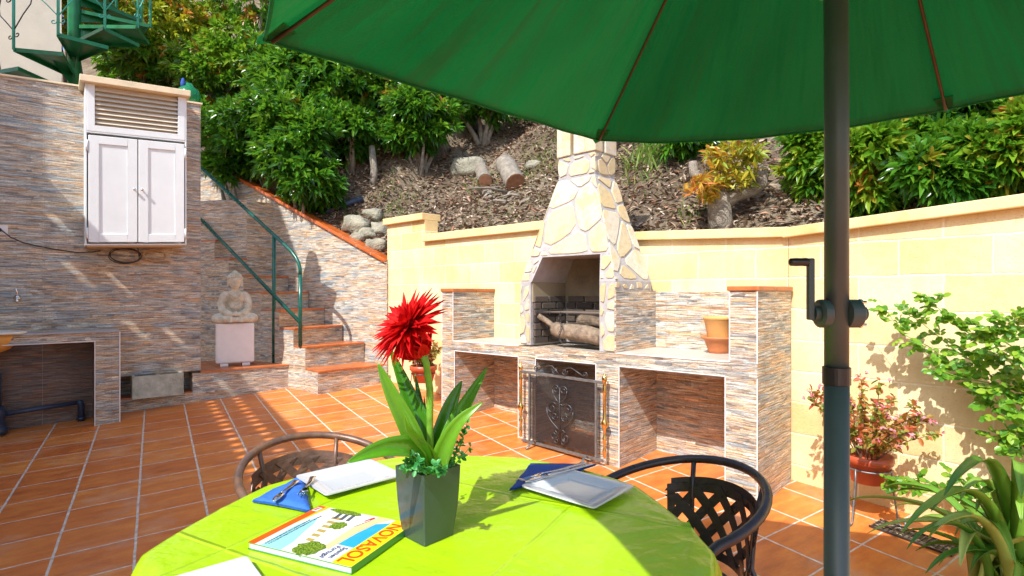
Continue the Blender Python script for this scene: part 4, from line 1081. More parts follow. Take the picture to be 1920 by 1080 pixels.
m.tube([b_(-.02, -.12, .112), b_(-.004, -.13, .121)], [.007, .005], 6)
for q in range(5): m.tube([b_(-.10+.0*q, -.055, .30-q*.03+.02), b_(0, -.075, .255-q*.032), b_(.10, -.055, .30-q*.03+.02)] if q < 2 else [b_(-.07, -.07, .22-q*.012), b_(0, -.08, .19-q*.014), b_(.07, -.07, .22-q*.012)], .005, 5)
el(0, .0, .425, .062, .062, .078); el(0, -.008, .39, .050, .055, .045); el(0, -.045, .362, .018, .014, .012)
m.tube([b_(0, -.060, .428), b_(0, -.070, .408), b_(0, -.076, .399)], [.005, .007, .010], 8)
el(0, -.064, .381, .019, .008, .0045); el(0, -.062, .374, .014, .008, .005)
body = m.build('body', M['buddha'], t, remesh=.0034)
m = MB()
for i in range(9):                                     # snail-shell curls
    ph = R(4 + i*11); k = max(1, int(22*math.cos(ph)))
    for j in range(k):
        th = 2*PI*(j + .5*(i % 2))/k
        p = (math.cos(th)*math.cos(ph)*.066, math.sin(th)*math.cos(ph)*.066+.006, .45 + math.sin(ph)*.058)
        if p[1] < -.045 and p[2] < .462: continue
        m.ball(b_(*p), .0102, n=7, k=5)
for j in range(14):
    th = j*2.4; rr = .026*math.sqrt(j/14); m.ball(b_(rr*math.cos(th), rr*math.sin(th)+.005, .525-j*.0012), .010, n=7, k=5)
m.ball(b_(0, .005, .505), .032, n=12, k=8); m.ball(b_(0, .010, .452), .0715, .066, .068, n=18, k=10)
m.build('hair_curls', M['buddha'], t, smooth=True)

# ================================================================== TABLE
tgz = gz(*TC)
t = thing('garden_table', 'round garden table hidden under the lime green cloth', 'table', (*TC, tgz))
m = MB(); m.lathe((*TC, 0), [(.0, TZ-.03), (.635, TZ-.03), (.64, TZ-.022), (.64, TZ-.010), (.63, TZ-.005), (0, TZ-.005)], 48); m.build('table_top', M['chairblk'], t, smooth=False)
for k in range(4):
    a = R(45+90*k); m = MB(); q = lambda r_, z: (TC[0]+math.cos(a)*r_, TC[1]+math.sin(a)*r_, z)
    m.tube([q(.18, TZ-.03), q(.22, .55), q(.30, .35), q(.42, gz(*q(.42, 0)[:2])+.01)], .016, 8); m.build('leg', M['chairblk'], t, smooth=True)
# cloth
m = MB(); NA, NR = 288, 64; vs = []
RG = [((.455,1.40),(.20,1.52),.011,.0055),((.455,1.40),(.16,1.33),.010,.0045),((.455,1.40),(.28,1.62),.012,.006),((.46,1.38),(.36,1.08),.013,.006),((.40,1.30),(.22,1.18),.009,.003),
      ((-.80,1.52),(-.55,1.42),.010,.0025),((-.30,1.98),(-.16,1.72),.010,.003),((.02,1.22),(.24,1.00),.008,.003),((-.05,1.95),(.20,1.78),.010,.0025),((-.78,1.20),(-.62,1.02),.012,.003)]
def ridges(x, y):
    z = 0
    for (ax_, ay_), (bx_, by_), w_, h_ in RG:
        dx, dy = bx_-ax_, by_-ay_; L2 = dx*dx+dy*dy; k = ((x-ax_)*dx+(y-ay_)*dy)/L2
        if k < -.15 or k > 1.1: continue
        dd = abs((x-ax_)*dy-(y-ay_)*dx)/math.sqrt(L2) + .006*math.sin(k*9)
        z += h_*math.exp(-(dd/w_)**2)*max(0, 1-max(0, k))**.7*min(1, (k+.15)*6)
    return z
def clothR(a):
    k = 2*PI/9; return .5*.655 + .5*.672*math.cos(k/2)/math.cos(((a+.17) % k)-k/2) + .004*math.cos(5*a+2)
for i in range(NR):
    r_ = i/(NR-1)
    for k in range(NA):
        a = 2*PI*k/NA; rr = clothR(a)*r_
        X_, Y_ = TC[0]+math.cos(a)*rr, TC[1]+math.sin(a)*rr
        vs.append((X_, Y_, TZ - (.004 if i == NR-1 else 0) + .0012*math.sin(a*7+r_*9)*r_ + ridges(X_, Y_)))
fs = [(i*NA+k, i*NA+(k+1) % NA, (i+1)*NA+(k+1) % NA, (i+1)*NA+k) for i in range(NR-1) for k in range(NA)]
base = NR*NA
for j in range(1, 9):
    h = j/8*.26
    for k in range(NA):
        a = 2*PI*k/NA; w_ = math.sin(a*11+1.3)*.6 + math.sin(a*17)*.4 + .9*math.exp(-((a-6.1) % (2*PI))**2*30)
        rr = clothR(a) + .010 + .035*(j/8)*(w_*.9+.2) + .004*math.sin(j)
        vs.append((TC[0]+math.cos(a)*rr, TC[1]+math.sin(a)*rr, TZ-.010-h))
for j in range(8):
    b0 = (NR-1+j)*NA
    fs += [(b0+k, b0+(k+1) % NA, b0+NA+(k+1) % NA, b0+NA+k) for k in range(NA)]
m.raw(vs, fs); o = m.build('tablecloth', M['cloth'], smooth=True, solid=.0015)
setp(o, 'lime green vinyl cloth draped over the round table', 'tablecloth')
# plates
def plate(c, rz, label, z=TZ+.002):
    t = thing('square_plate', label, 'plate', (c[0], c[1], z), rz, 'square white plates on the table')
    f = Frame(c, (math.cos(rz), math.sin(rz)), (-math.sin(rz), math.cos(rz)))
    L = [(.058, .002), (.072, .003), (.080, .012), (.118, .018), (.121, .018), (.121, .014), (.080, .006), (.072, 0.0)]
    vs = []; fs = []; rows = []
    for h, zz in [(0.0, .003)] + L:
        if h == 0: continue
        for q in range(4):
            for e in range(6):
                a0 = PI/4 + q*PI/2; cr = .012 if h > .1 else .004
                ccx, ccy = (h*1.07-cr)*(1 if q in (0, 3) else -1), (h*.93-cr)*(1 if q in (0, 1) else -1)
                a = q*PI/2 + e/5*PI/2; vs.append(f(ccx+cr*math.cos(a), ccy+cr*math.sin(a), z+zz))
    n = 24
    for i in range(len(L)-1): fs += [(i*n+k, i*n+(k+1) % n, (i+1)*n+(k+1) % n, (i+1)*n+k) for k in range(n)]
    fs.append(tuple(range(n))); fs.append(tuple((len(L)-1)*n+k for k in reversed(range(n))))
    m = MB(); m.raw(vs, fs); o = m.build('dish', M['plate'], t); auto_smooth(o, 38); return t
plate((-.515, 1.735), R(43), 'square white plate beside the blue napkin with forks at the far left of the table')
plate((.197, 1.64), R(-41), 'square white plate half in the parasol shade at the far right of the table')
plate((-.588, 1.032), R(-50), 'square white plate cut off by the bottom edge at the near left')
# napkins
def napkin(pts, mat, label, z=TZ+.003, lift=.012):
    c = Vector((sum(p[0] for p in pts)/len(pts), sum(p[1] for p in pts)/len(pts), z)); m = MB()
    t = thing('folded_napkin', label, 'napkin', c, 0, 'blue napkins on the table')
    N = 8; A, B, Cc = [Vector((*p, 0)) for p in pts[:3]]
    for layer in range(3):
        vs = []; idx = {}
        for i in range(N+1):
            for j in range(N+1-i):
                p = A + (B-A)*(i/N) + (Cc-A)*(j/N); k = (1-i/N-j/N)
                edge = min(i, j, N-i-j)/N*3
                zz = z + layer*.0035 + lift*min(1, edge)*(.5+.5*math.sin(p.x*40+layer)) + .002*math.sin(p.y*55) + .003
                idx[i, j] = len(vs); vs.append((p.x+layer*.002, p.y-layer*.002, zz))
        fs = []
        for i in range(N):
            for j in range(N-i):
                fs.append((idx[i, j], idx[i+1, j], idx[i, j+1]))
                if j < N-i-1: fs.append((idx[i+1, j], idx[i+1, j+1], idx[i, j+1]))
        m.raw(vs, fs)
    m.build('cloth', mat, t, smooth=True, solid=.0015); return t
napkin([(-.738, 1.55), (-.675, 1.765), (-.548, 1.475)], M['blue'], 'bright blue napkin folded to a triangle beside the left plate', lift=.012)
napkin([(-.01, 1.63), (.06, 1.875), (.285, 1.865)], M['darkblue'], 'dark blue napkin tucked under the fork behind the right plate', lift=.006)
# cutlery
def cutlery(a, b, kind, label, z=TZ+.026, cat=None):
    a = Vector((*a, z)); b = Vector((*b, z)); d = (b-a); L = d.length; d.normalize(); s = Vector((-d.y, d.x, 0))
    t = thing('table_' + kind, label, kind, a, 0)
    def strip(prof, up=0.002):
        m = MB(); n = len(prof); vs = []
        for (u, w_, h) in prof: vs += [a + d*u*L + s*w_ + Vector((0, 0, h)), a + d*u*L - s*w_ + Vector((0, 0, h)), a + d*u*L - s*w_ + Vector((0, 0, h-up)), a + d*u*L + s*w_ + Vector((0, 0, h-up))]
        fs = []
        for i in range(n-1):
            for k in range(4): fs.append((i*4+k, i*4+(k+1) % 4, i*4+4+(k+1) % 4, i*4+4+k))
        fs += [(0, 1, 2, 3), ((n-1)*4+3, (n-1)*4+2, (n-1)*4+1, (n-1)*4)]
        m.raw(vs, fs); return m
    strip([(0, .007, .002), (.03, .0095, .002), (.3, .006, .001), (.6, .0035, .005), (.68, .003, .006)]).build('handle', M['steel'], t, smooth=True)
    if kind == 'fork':
        strip([(.68, .003, .006), (.74, .010, .002), (.80, .0125, 0)]).build('head', M['steel'], t, smooth=True)
        m = MB()
        for k in range(4):
            w_ = -.0105 + k*.007
            m.tube([a + d*.80*L + s*w_, a + d*.92*L + s*w_ + Vector((0, 0, -.001)), a + d*L + s*w_*.95 + Vector((0, 0, .006))], [.0017, .0016, .0008], 5)
        m.build('tines', M['steel'], t)
    elif kind == 'knife':
        strip([(.66, .004, .004), (.70, .009, .003), (.9, .010, .002), (1.0, .002, .002)]).build('blade', M['steel'], t, smooth=True)
    return t
cutlery((-.655, 1.665), (-.655, 1.50), 'knife', 'short steel knife lying left on the bright blue napkin')
cutlery((-.618, 1.70), (-.595, 1.54), 'fork', 'steel fork lying right on the bright blue napkin, tines towards the viewer')
cutlery((.25, 1.86), (.02, 1.675), 'fork', 'steel fork lying on the dark blue napkin behind the right plate', z=TZ+.02)
cutlery((.268, 1.84), (.04, 1.66), 'knife', 'steel knife next to the fork on the dark blue napkin', z=TZ+.022)

# catalogue lying on the table
MX = Vector((-.39, -.92, 0)).normalized(); MY = Vector((MX.y, -MX.x, 0)) * -1
if MY.x < 0: MY = -MY
MO = Vector((-.524, 1.491, 0))                    # corner m2
MF = lambda x, y, z: MO + MX*x + MY*y + Vector((0, 0, z))
t = thing('holiday_catalogue', 'thick holiday catalogue with yellow title band lying on the lime cloth', 'catalogue', MF(.117, .15, TZ))
mz = TZ + .003
def mcol(name, c, rough=.22): return plain(name, c, rough, var=.06, scale=30, bump=0, coat=.3)
m = MB(); m.box(MF, .002, .233, .002, .297, mz, mz+.0125); m.build('pages', mcol('page_edges', (.62,.74,.72), .7), t)
m = MB(); m.box(MF, 0, .236, 0, .299, mz+.013, mz+.0142); m.box(MF, 0, .236, 0, .299, mz-.0015, mz-.0003); m.box(MF, .0, .236, .2992, .3002, mz-.001, mz+.014); 
m.build('cover', mcol('cover_green', (.05,.25,.06)), t)
TOPZ = mz + .0142
def patch(name, poly, mat, lvl): m = MB(); m.prism(poly, TOPZ+.0001+lvl*.00035, TOPZ+.0004+lvl*.00035, MF); return m.build(name, mat, t)
patch('photo_sky', [(0, .022), (.236, .022), (.236, .299), (0, .299)], mcol('photo_white', (.74,.72,.66)), 0)
patch('red_stripe', [(0, 0), (.236, 0), (.236, .022), (0, .0215)], mcol('orange_red', (.75,.10,.01)), 0)
patch('stripe_shade', [(0, .022), (.12, .022), (0, .036)], mcol('orange_yellow', (.85,.48,.03)), 1)
patch('title_band', [(0, .247), (.236, .247), (.236, .299), (0, .299)], mcol('title_yellow', (.88,.70,.01)), 1)
patch('sea', [(.236, .04), (.236, .10), (.15, .095), (.06, .05), (.12, .035)], mcol('pale_sea', (.30,.62,.66)), 1)
patch('pool', [(.02, .247), (.19, .247), (.19, .20), (.10, .205), (.04, .215)], mcol('pool_blue', (.03,.38,.72)), 1)
patch('terrace', [(.0, .20), (.0, .235), (.04, .213), (.10, .203), (.19, .198), (.19, .18), (.08, .175)], mcol('terrace_cream', (.78,.58,.30)), 2)
patch('villa', [(.02, .06), (.12, .075), (.20, .10), (.20, .15), (.08, .165), (.02, .15)], mcol('villa_white', (.80,.80,.74)), 2)
for k in range(6): patch('villa_window', [(.045+k*.024, .085+k*.006), (.058+k*.024, .087+k*.006), (.058+k*.024, .118+k*.004), (.045+k*.024, .116+k*.004)], mcol('villa_window_ochre', (.45,.33,.10)), 3)
for k in range(3): patch('roof_tiles', [(.015, .085+k*.02), (.055, .092+k*.02), (.055, .102+k*.02), (.015, .095+k*.02)], mcol('slate', (.10,.11,.13)), 4)
def blob(cx_, cy_, r1, r2, mat, lvl, name, seed):
    rs = random.Random(seed); patch(name, [(cx_+math.cos(2*PI*i/22)*r1*rs.uniform(.8, 1.1), cy_+math.sin(2*PI*i/22)*r2*rs.uniform(.8, 1.1)) for i in range(22)], mat, lvl)
n = NT('printed_foliage'); p = n.geo(); n.base(n.ramp(n.noise(p, 260, 3, .8), [(.4, (.03,.09,.01)), (.55, (.18,.28,.02)), (.7, (.40,.48,.06))])); n.p(rough=.25); M['pfol'] = n.m
blob(.085, .135, .022, .022, M['pfol'], 5, 'printed_tree', 1); blob(.205, .155, .035, .035, M['pfol'], 5, 'printed_hedge', 2); blob(.012, .10, .012, .05, M['pfol'], 5, 'printed_hedge', 3)
patch('sunshade', [(.02, .165), (.06, .155), (.075, .175), (.03, .19)], mcol('sunshade_white', (.85,.85,.85)), 6)
patch('red_towel', [(.012, .188), (.04, .178), (.042, .183), (.014, .193)], mcol('towel_red', (.75,.03,.03)), 7)
patch('text_panel', [(.165, .20), (.236, .20), (.236, .247), (.165, .247)], mcol('panel_lilac', (.70,.74,.84)), 3)
patch('logo_box', [(.012, .003), (.035, .003), (.035, .020), (.012, .020)], mcol('logo_white', (.86,.80,.80)), 2)
def text(body, x, y, size, mat, name, lvl=6, bold=0.0, sx=1.0, parent=None, fr=None):
    cu = bpy.data.curves.new(name, 'FONT'); cu.body = body; cu.size = size; cu.extrude = .00015; cu.offset = bold
    to = bpy.data.objects.new(name, cu); COL.objects.link(to); bpy.context.view_layer.update()
    me = bpy.data.meshes.new_from_object(to.evaluated_get(bpy.context.evaluated_depsgraph_get())); bpy.data.objects.remove(to)
    inv = wm(parent).inverted()
    for v in me.vertices: v.co = inv @ MF(x + v.co.x*sx, y + v.co.y, TOPZ + .0004 + lvl*.00035 + v.co.z)
    me.materials.clear(); me.materials.append(mat); o = bpy.data.objects.new(name, me); COL.objects.link(o); o.parent = parent; return o
red = mcol('title_red', (.78,.09,.01)); ink = mcol('ink', (.05,.06,.12)); inkr = mcol('ink_red', (.55,.12,.10))
text('NOVASOL', .020, .2535, .050, red, 'title_text', 4, .0008, .90, t)
text('Spanien', .172, .2265, .0185, ink, 'country_text', 5, .0002, .95, t)
text('Portugal', .172, .2065, .0185, ink, 'country_text', 5, .0002, .95, t)
text('N', .016, .0045, .016, mcol('logo_red', (.75,.05,.10)), 'logo_text', 4, .0004, 1.2, t)
# illegible small print of the photograph: rows of tiny strokes
m = MB(); rs = random.Random(5)
for row_, (x_, y_) in enumerate(((.055, .052), (.085, .043))):
    x = x_
    while x < .225:
        l = rs.uniform(.002, .006); m.box(MF, x, x+l, y_, y_+.0035*rs.uniform(.6, 1), TOPZ+.0015, TOPZ+.0018); x += l + rs.uniform(.001, .003)
m.build('small_print', ink, t)

# vase with the red flower
vc = (-.207, 1.345)
t = thing('flower_vase', 'tall square tapered dark grey vase on the lime green table', 'vase', (*vc, TZ+.002))
VF = Frame(vc, (math.cos(R(47)), math.sin(R(47))), (-math.sin(R(47)), math.cos(R(47))))
prof = [(0, .0445), (.015, .0465), (.05, .0505), (.09, .054), (.13, .056), (.172, .0575)]
vs = []
for z, h in prof:
    for q in range(4):
        for e in range(4):
            cr = .004; ccx = (h-cr)*(1 if q in (0, 3) else -1); ccy = (h-cr)*(1 if q in (0, 1) else -1); a = q*PI/2+e/3*PI/2
            vs.append(VF(ccx+cr*math.cos(a), ccy+cr*math.sin(a), TZ+.002+z))
for z, h in ((.172, .0535), (.13, .050)):
    for q in range(4):
        for e in range(4):
            a = q*PI/2+e/3*PI/2; cr = .002; ccx = (h-cr)*(1 if q in (0, 3) else -1); ccy = (h-cr)*(1 if q in (0, 1) else -1)
            vs.append(VF(ccx+cr*math.cos(a), ccy+cr*math.sin(a), TZ+.002+z))
n16 = 16; fs = [(i*n16+k, i*n16+(k+1) % n16, (i+1)*n16+(k+1) % n16, (i+1)*n16+k) for i in range(len(prof)+1) for k in range(n16)]
fs.append(tuple(reversed(range(n16)))); fs.append(tuple((len(prof)+1)*n16+k for k in range(n16)))
m = MB(); m.raw(vs, fs); o = m.build('pot', M['vase'], t); auto_smooth(o, 40)
vz = TZ + .002 + .15
t = thing('artificial_flower', 'artificial plant with one spiky red bloom standing in the dark vase', 'flower', (*vc, vz))
def D3(px, py, y): return Vector(((px-960)/1024*y, y, 1.42+(548-py)/1024*y))
stem = [D3(808, 880, 1.345), D3(806, 800, 1.345), D3(806, 730, 1.34), D3(799, 680, 1.32), D3(792, 662, 1.31)]
m = MB(); m.tube(stem, [.0075, .0085, .009, .0085, .0095], 10); m.build('stem', M['stemgreen'], t, smooth=True)
def strap(name, pts, width, mat, parent, keel=.25, rnd=.5, twist=0.0, up=None, n=20):
    P = [Vector(p) for p in pts]; m = MB(); vs = []; Q = []
    for i in range(n+1):                          # catmull-rom
        u = i/n*(len(P)-1); k = min(int(u), len(P)-2); f = u-k
        p0, p1, p2, p3 = P[max(k-1, 0)], P[k], P[k+1], P[min(k+2, len(P)-1)]
        Q.append(.5*((2*p1)+(p2-p0)*f+(2*p0-5*p1+4*p2-p3)*f*f+(3*p1-p0-3*p2+p3)*f**3))
    vw = Vector(up) if up else None
    for i, q in enumerate(Q):
        tt = (Q[min(i+1, n)]-Q[max(i-1, 0)]).normalized(); s = tt.cross(vw if vw else Vector((0, 0, 1)))
        if s.length < .05: s = tt.cross(Vector((.3, -1, .2)))
        s.normalize(); nrm = s.cross(tt).normalized(); u = i/n
        w_ = width*min(1, (u*3.0+.45))*max(0.02, (1-u**2.6))
        a = twist*u; s2 = s*math.cos(a)+nrm*math.sin(a); n2 = nrm*math.cos(a)-s*math.sin(a)
        for k in (-1, -.5, 0, .5, 1): vs.append(q + s2*w_*.5*k + n2*w_*keel*(abs(k)**1.5))
    fs = [(i*5+k, i*5+k+1, i*5+5+k+1, i*5+5+k) for i in range(n) for k in range(4)]
    m.raw(vs, fs, None, rnd); return m.build(name, mat, parent, smooth=True, solid=.0012)
cam_v = (.15, -1, .35)
LV = [ ([(800,878,1.36),(790,800,1.38),(762,730,1.40),(730,650,1.42)], .054, .2), ([(795,880,1.33),(770,810,1.30),(735,740,1.28),(708,680,1.27)], .050, .75),
       ([(800,885,1.33),(778,842,1.27),(735,838,1.22),(690,850,1.18),(650,868,1.15)], .052, .5), ([(818,885,1.36),(828,820,1.38),(845,760,1.40),(866,714,1.42)], .054, .35),
       ([(822,885,1.35),(845,810,1.37),(880,745,1.42),(914,688,1.47)], .043, .6), ([(820,888,1.33),(832,840,1.31),(862,790,1.30),(906,754,1.31)], .043, .85),
       ([(806,880,1.36),(800,830,1.40),(790,770,1.44),(778,700,1.46)], .03, .1), ([(808,885,1.32),(805,850,1.30),(770,810,1.24),(760,780,1.22)], .026, .9),
       ([(810,880,1.37),(815,840,1.42),(800,790,1.47),(795,742,1.50)], .016, .1) ]
for pts, w_, rr in LV: strap('leaf', [D3(*p) for p in pts], w_, M['lf_vase'], t, .3, rr, 0, cam_v)
# bloom
hc = D3(768, 612, 1.31); AX = Vector((-.62, -.45, .65)).normalized()
Xv = AX.cross(Vector((0, 0, 1))).normalized(); Yv = Xv.cross(AX)
P, Dd, Nn, Ls, Ws, rr = [], [], [], [], [], []
for layer, (k, ang, L_) in enumerate(((30, 102, .098), (34, 90, .103), (32, 78, .100), (28, 64, .086), (22, 50, .066), (14, 34, .050), (8, 14, .034))):
    for j in range(k):
        ph = 2*PI*(j+.5*(layer % 2))/k + random.gauss(0, .06); th = R(ang + random.gauss(0, 5))
        d = AX*math.cos(th) + (Xv*math.cos(ph)+Yv*math.sin(ph))*math.sin(th)
        P.append(hc + d*.012); Dd.append(d); Nn.append(AX + d*.1); Ls.append(L_*random.uniform(.85, 1.1)*.93); Ws.append(.018); rr.append(random.uniform(.1, .95))
leaf_mesh('bloom', P, Dd, Nn, Ls, Ws, np.array(rr), M['petal'], t, fold=.28, droop=.04)
P, Dd, Nn, Ls, Ws, rr = [], [], [], [], [], []
back = (stem[-1]-hc).normalized()
for j in range(26):                                 # broad petals at the back of the head
    ph = 2*PI*j/13; th = R(random.uniform(20, 66)); x_ = back.cross(Vector((0, 0, 1))).normalized(); y_ = x_.cross(back)
    b0 = stem[-1] + Vector((0, 0, -.012)); d = -back*math.cos(th) + (x_*math.cos(ph)+y_*math.sin(ph))*math.sin(th)
    P.append(b0); Dd.append(d); Nn.append(back + d*.2); Ls.append(random.uniform(.055, .078)); Ws.append(.034); rr.append(random.uniform(0, .6))
leaf_mesh('sepals', P, Dd, Nn, Ls, Ws, np.array(rr), M['petal'], t, fold=.22, droop=0, rounded=True)
m = MB(); m.ball(hc, .03, n=14, k=8); m.build('heart', plain('red_heart', (.30,.003,.003), .8, bump=.2), t, smooth=True)
# small green fillers
P, Dd, Nn, Ls, Ws, rr = [], [], [], [], [], []
m = MB(); rs = random.Random(8)
sprays = [[(800,885,1.31),(786,862,1.27),(770,850,1.25)], [(790,888,1.31),(775,872,1.27),(758,866,1.25)], [(805,888,1.28),(795,872,1.24),(785,866,1.22)], [(812,888,1.28),(815,872,1.23),(825,872,1.21)],
          [(795,880,1.38),(775,835,1.4),(768,790,1.41)], [(812,880,1.38),(808,840,1.4),(803,815,1.4)], [(835,882,1.36),(862,840,1.38),(876,792,1.39)], [(838,885,1.34),(865,858,1.34),(884,835,1.34)],
          [(830,885,1.36),(850,860,1.4),(862,825,1.42)], [(800,890,1.27),(788,880,1.24),(778,882,1.22)], [(780,884,1.33),(768,876,1.30),(755,880,1.29)], [(815,890,1.27),(824,884,1.24),(835,880,1.25)]]
for sp in sprays:
    pts = [D3(*p) for p in sp]; m.tube(pts, [.0014, .0012, .0007], 5, caps=False)
    for i in range(26):
        u = rs.random()*1.99; k = int(u); q = pts[k].lerp(pts[k+1], u-k); d = Vector((rs.gauss(0, 1), rs.gauss(0, 1), rs.gauss(.3, 1))).normalized()
        P.append(q); Dd.append(d); Nn.append((rs.gauss(0, .5), -.6, 1)); Ls.append(rs.uniform(.009, .017)); Ws.append(rs.uniform(.008, .012)); rr.append(rs.random())
m.build('filler_stems', M['stemgreen'], t); leaf_mesh('filler_leaves', P, Dd, Nn, Ls, Ws, np.array(rr), M['lf_euc'], t, droop=0, rounded=True)

# ================================================================== CHAIRS
def chair(az, label, mat, nA=1.02, off=0.0, zt=.845, ww=.27):
    """iron armchair pushed up to the table, its back az degrees right of straight ahead"""
    a = R(az); nx = (math.sin(a), math.cos(a)); lx = (-math.cos(a), math.sin(a))
    g = lambda n_, l, z: Vector((TC[0]+nx[0]*n_+lx[0]*(l+off), TC[1]+nx[1]*n_+lx[1]*(l+off), z))
    c = g(.78, 0, 0); fz = gz(c.x, c.y)
    t = thing('iron_armchair', label, 'chair', (c.x, c.y, fz), 0, 'iron armchairs round the table')
    n0, dn = nA-.30, .30
    def hoop(ph, dr=0, dz=0): return g(n0 + (dn+dr)*math.cos(ph), (ww+dr)*math.sin(ph), zt - .075*(1-math.cos(ph))/1.0 + dz)
    pts = [hoop(R(x)) for x in range(-100, 101, 8)]
    def tail(sg):
        return [g(n0-.12, sg*ww*1.0, zt-.115), g(n0-.22, sg*ww*.98, zt-.15), g(n0-.27, sg*ww*.97, zt-.20), g(n0-.285, sg*ww*.97, fz+.42), g(n0-.30, sg*ww*.97, fz+.22), g(n0-.31, sg*ww, gz(*g(n0-.31, sg*ww, 0)[:2])+.004)]
    full = list(reversed(tail(-1))) + pts + tail(1)
    m = MB(); m.tube(full, .0145, 12); m.build('hoop_frame', mat, t, smooth=True)
    for sg in (-1, 1):
        ph = R(34*sg); m = MB()
        b = g(n0+.30, sg*.2, 0); m.tube([hoop(ph, -.004), hoop(ph, -.03, -.10), hoop(ph, -.04, -.25), g(n0+.20, sg*.185, fz+.42), g(n0+.27, sg*.20, gz(*b[:2])+.004)], [.009, .009, .009, .011, .012], 8)
        m.build('back_leg', mat, t, smooth=True)
    # woven lattice of flat strips between two bands
    zt0, zt1 = -.075, -.30
    A0, A1 = R(-50), R(50)
    def wp(u, v, o): # u along, v 0 top..1 bottom
        ph = A0+(A1-A0)*u; top = zt0 - .02*(1-math.cos((u-.5)*2)); return hoop(ph, -.028 - .035*v + o, zt0+(zt1-zt0)*v)
    def ribbon(m, f, w_, o, n=10):
        for sgn in (0, 1): pass
        vs = []
        for i in range(n+1):
            (u, v), (du, dv) = f(i/n)
            for s_, oo in ((-1, 0), (1, 0), (1, .0022), (-1, .0022)): vs.append(wp(u+du*s_*w_, v+dv*s_*w_, o+oo))
        fs = [(i*4+k, i*4+(k+1) % 4, i*4+4+(k+1) % 4, i*4+4+k) for i in range(n) for k in range(4)] + [(0, 1, 2, 3), (n*4+3, n*4+2, n*4+1, n*4)]
        m.raw(vs, fs)
    asp = .225/.47                          # height / length in metres of the panel
    m = MB(); st_ = .205
    for dirn in (-1, 1):
        k = -asp
        while k < 1.0:
            u0, u1 = k, k+asp; t0, t1 = 0.0, 1.0
            if u0 < 0: t0 = -u0/asp
            if u1 > 1: t1 = (1-u0)/asp
            if t1-t0 > .05:
                def f(q, t0=t0, t1=t1, k=k):
                    v = t0+(t1-t0)*q; u = k+v*asp
                    if dirn < 0: u = 1-u
                    return (u, v), (.056, 0)
                ribbon(m, f, .9, .0022*dirn)
            k += st_
    m.build('lattice', mat, t, weld=False)
    m = MB()
    ribbon(m, lambda q: ((q, .03), (0, .11)), 1.0, .004, 24); ribbon(m, lambda q: ((q, 1.0), (0, .06)), 1.0, .004, 24)
    ribbon(m, lambda q: ((.0, q), (.03, 0)), 1.0, .005, 8); ribbon(m, lambda q: ((1.0, q), (.03, 0)), 1.0, .005, 8)
    m.build('lattice_border', mat, t, weld=False)
    m = MB(); poly = []
    for k in range(28):
        b = 2*PI*k/28; poly.append(g(n0-.02+.21*math.cos(b)*(1+.1*abs(math.sin(2*b))), .215*math.sin(b)*(1+.1*abs(math.sin(2*b))), fz+.43))
    m.prism([(p.x, p.y) for p in poly], fz+.415, fz+.435); m.build('seat', mat, t, bevel=.006)
    return t
chair(-40, 'weathered brown iron armchair at the far left of the table', M['chairbrn'], 1.05)
chair(66, 'dark bronze iron armchair with lattice back at the right of the table', M['chairblk'], 1.04, .02)

# ================================================================== PARASOL
PC = (.520, .875)
t = thing('garden_parasol', 'large green garden parasol on a dark crank pole beside the table', 'parasol', (*PC, gz(*PC)))
apex = Vector((PC[0]-.01, PC[1]-.01, 2.47))
EE = [Vector((-.453, 1.0, 1.882)), Vector((.272, 1.74, 1.905)), Vector((1.135, 1.425, 1.898)), Vector((1.50, .72, 1.90)), Vector((.80, -.02, 1.90)), Vector((-.18, .10, 1.89))]
m = MB(); m.tube([(*PC, gz(*PC)), (*PC, 1.285)], .0183, 24); m.build('lower_pole', M['pole'], t, smooth=True)
m = MB(); m.tube([(*PC, 1.28), (*PC, 1.70), tuple(apex)], .0176, 24); m.build('upper_pole', M['pole'], t, smooth=True)
m = MB(); m.lathe((*PC, 1.272), [(.0186, 0), (.0205, .001), (.0205, .028), (.0186, .029)], 28); m.build('collar', M['polecollar'], t, smooth=False)
m = MB(); m.lathe((*PC, gz(*PC)), [(.24, 0), (.24, .05), (.2, .075), (.05, .09), (.04, .3), (.024, .31)], 32); m.build('base', M['concrete'], t, smooth=False)
HZc = 1.386
m = MB()
m.lathe((PC[0]-.020, PC[1]-.004, HZc), [(.012, -.004), (.0225, -.002), (.0225, .010), (.017, .013), (.012, .013), (.012, .020), (0, .020)], 26, ax=(-1, 0, 0))
m.build('crank_housing', M['pole'], t, smooth=False, bevel=.0008); m = MB()
m.lathe((PC[0]+.014, PC[1]-.004, HZc), [(.012, -.004), (.0225, -.002), (.0225, .017), (.020, .019), (.012, .019), (.012, .027), (.0105, .029), (0, .029)], 26, ax=(1, 0, 0))
m.build('crank_housing', M['pole'], t, smooth=False, bevel=.0008)
m = MB()
for zz in (-.0175, .0185): m.lathe((PC[0]+.030, PC[1]-.010, HZc+zz), [(.005, 0), (.0045, .004), (.0022, .005), (.0022, .011), (0, .012)], 8, ax=(1, 0, 0))
m.build('bolts', M['steel'], t)
m = MB(); hx = PC[0]-.044; Hf = Frame((hx, PC[1]-.006), (1, 0), (0, 1))
m.box(Hf, -.006, .004, -.005, .005, HZc-.010, HZc+.088); hnd = m.build('crank_handle', M['pole'], t, bevel=.002)
m = MB(); m.lathe((hx-.004, PC[1]-.006, HZc+.082), [(.004, 0), (.0062, .001), (.0068, .004), (.0062, .012), (.0066, .020), (.0060, .029), (.003, .031), (0, .031)], 16, ax=(-1, 0, 0)); m.build('grip', M['polecollar'], hnd, smooth=True)
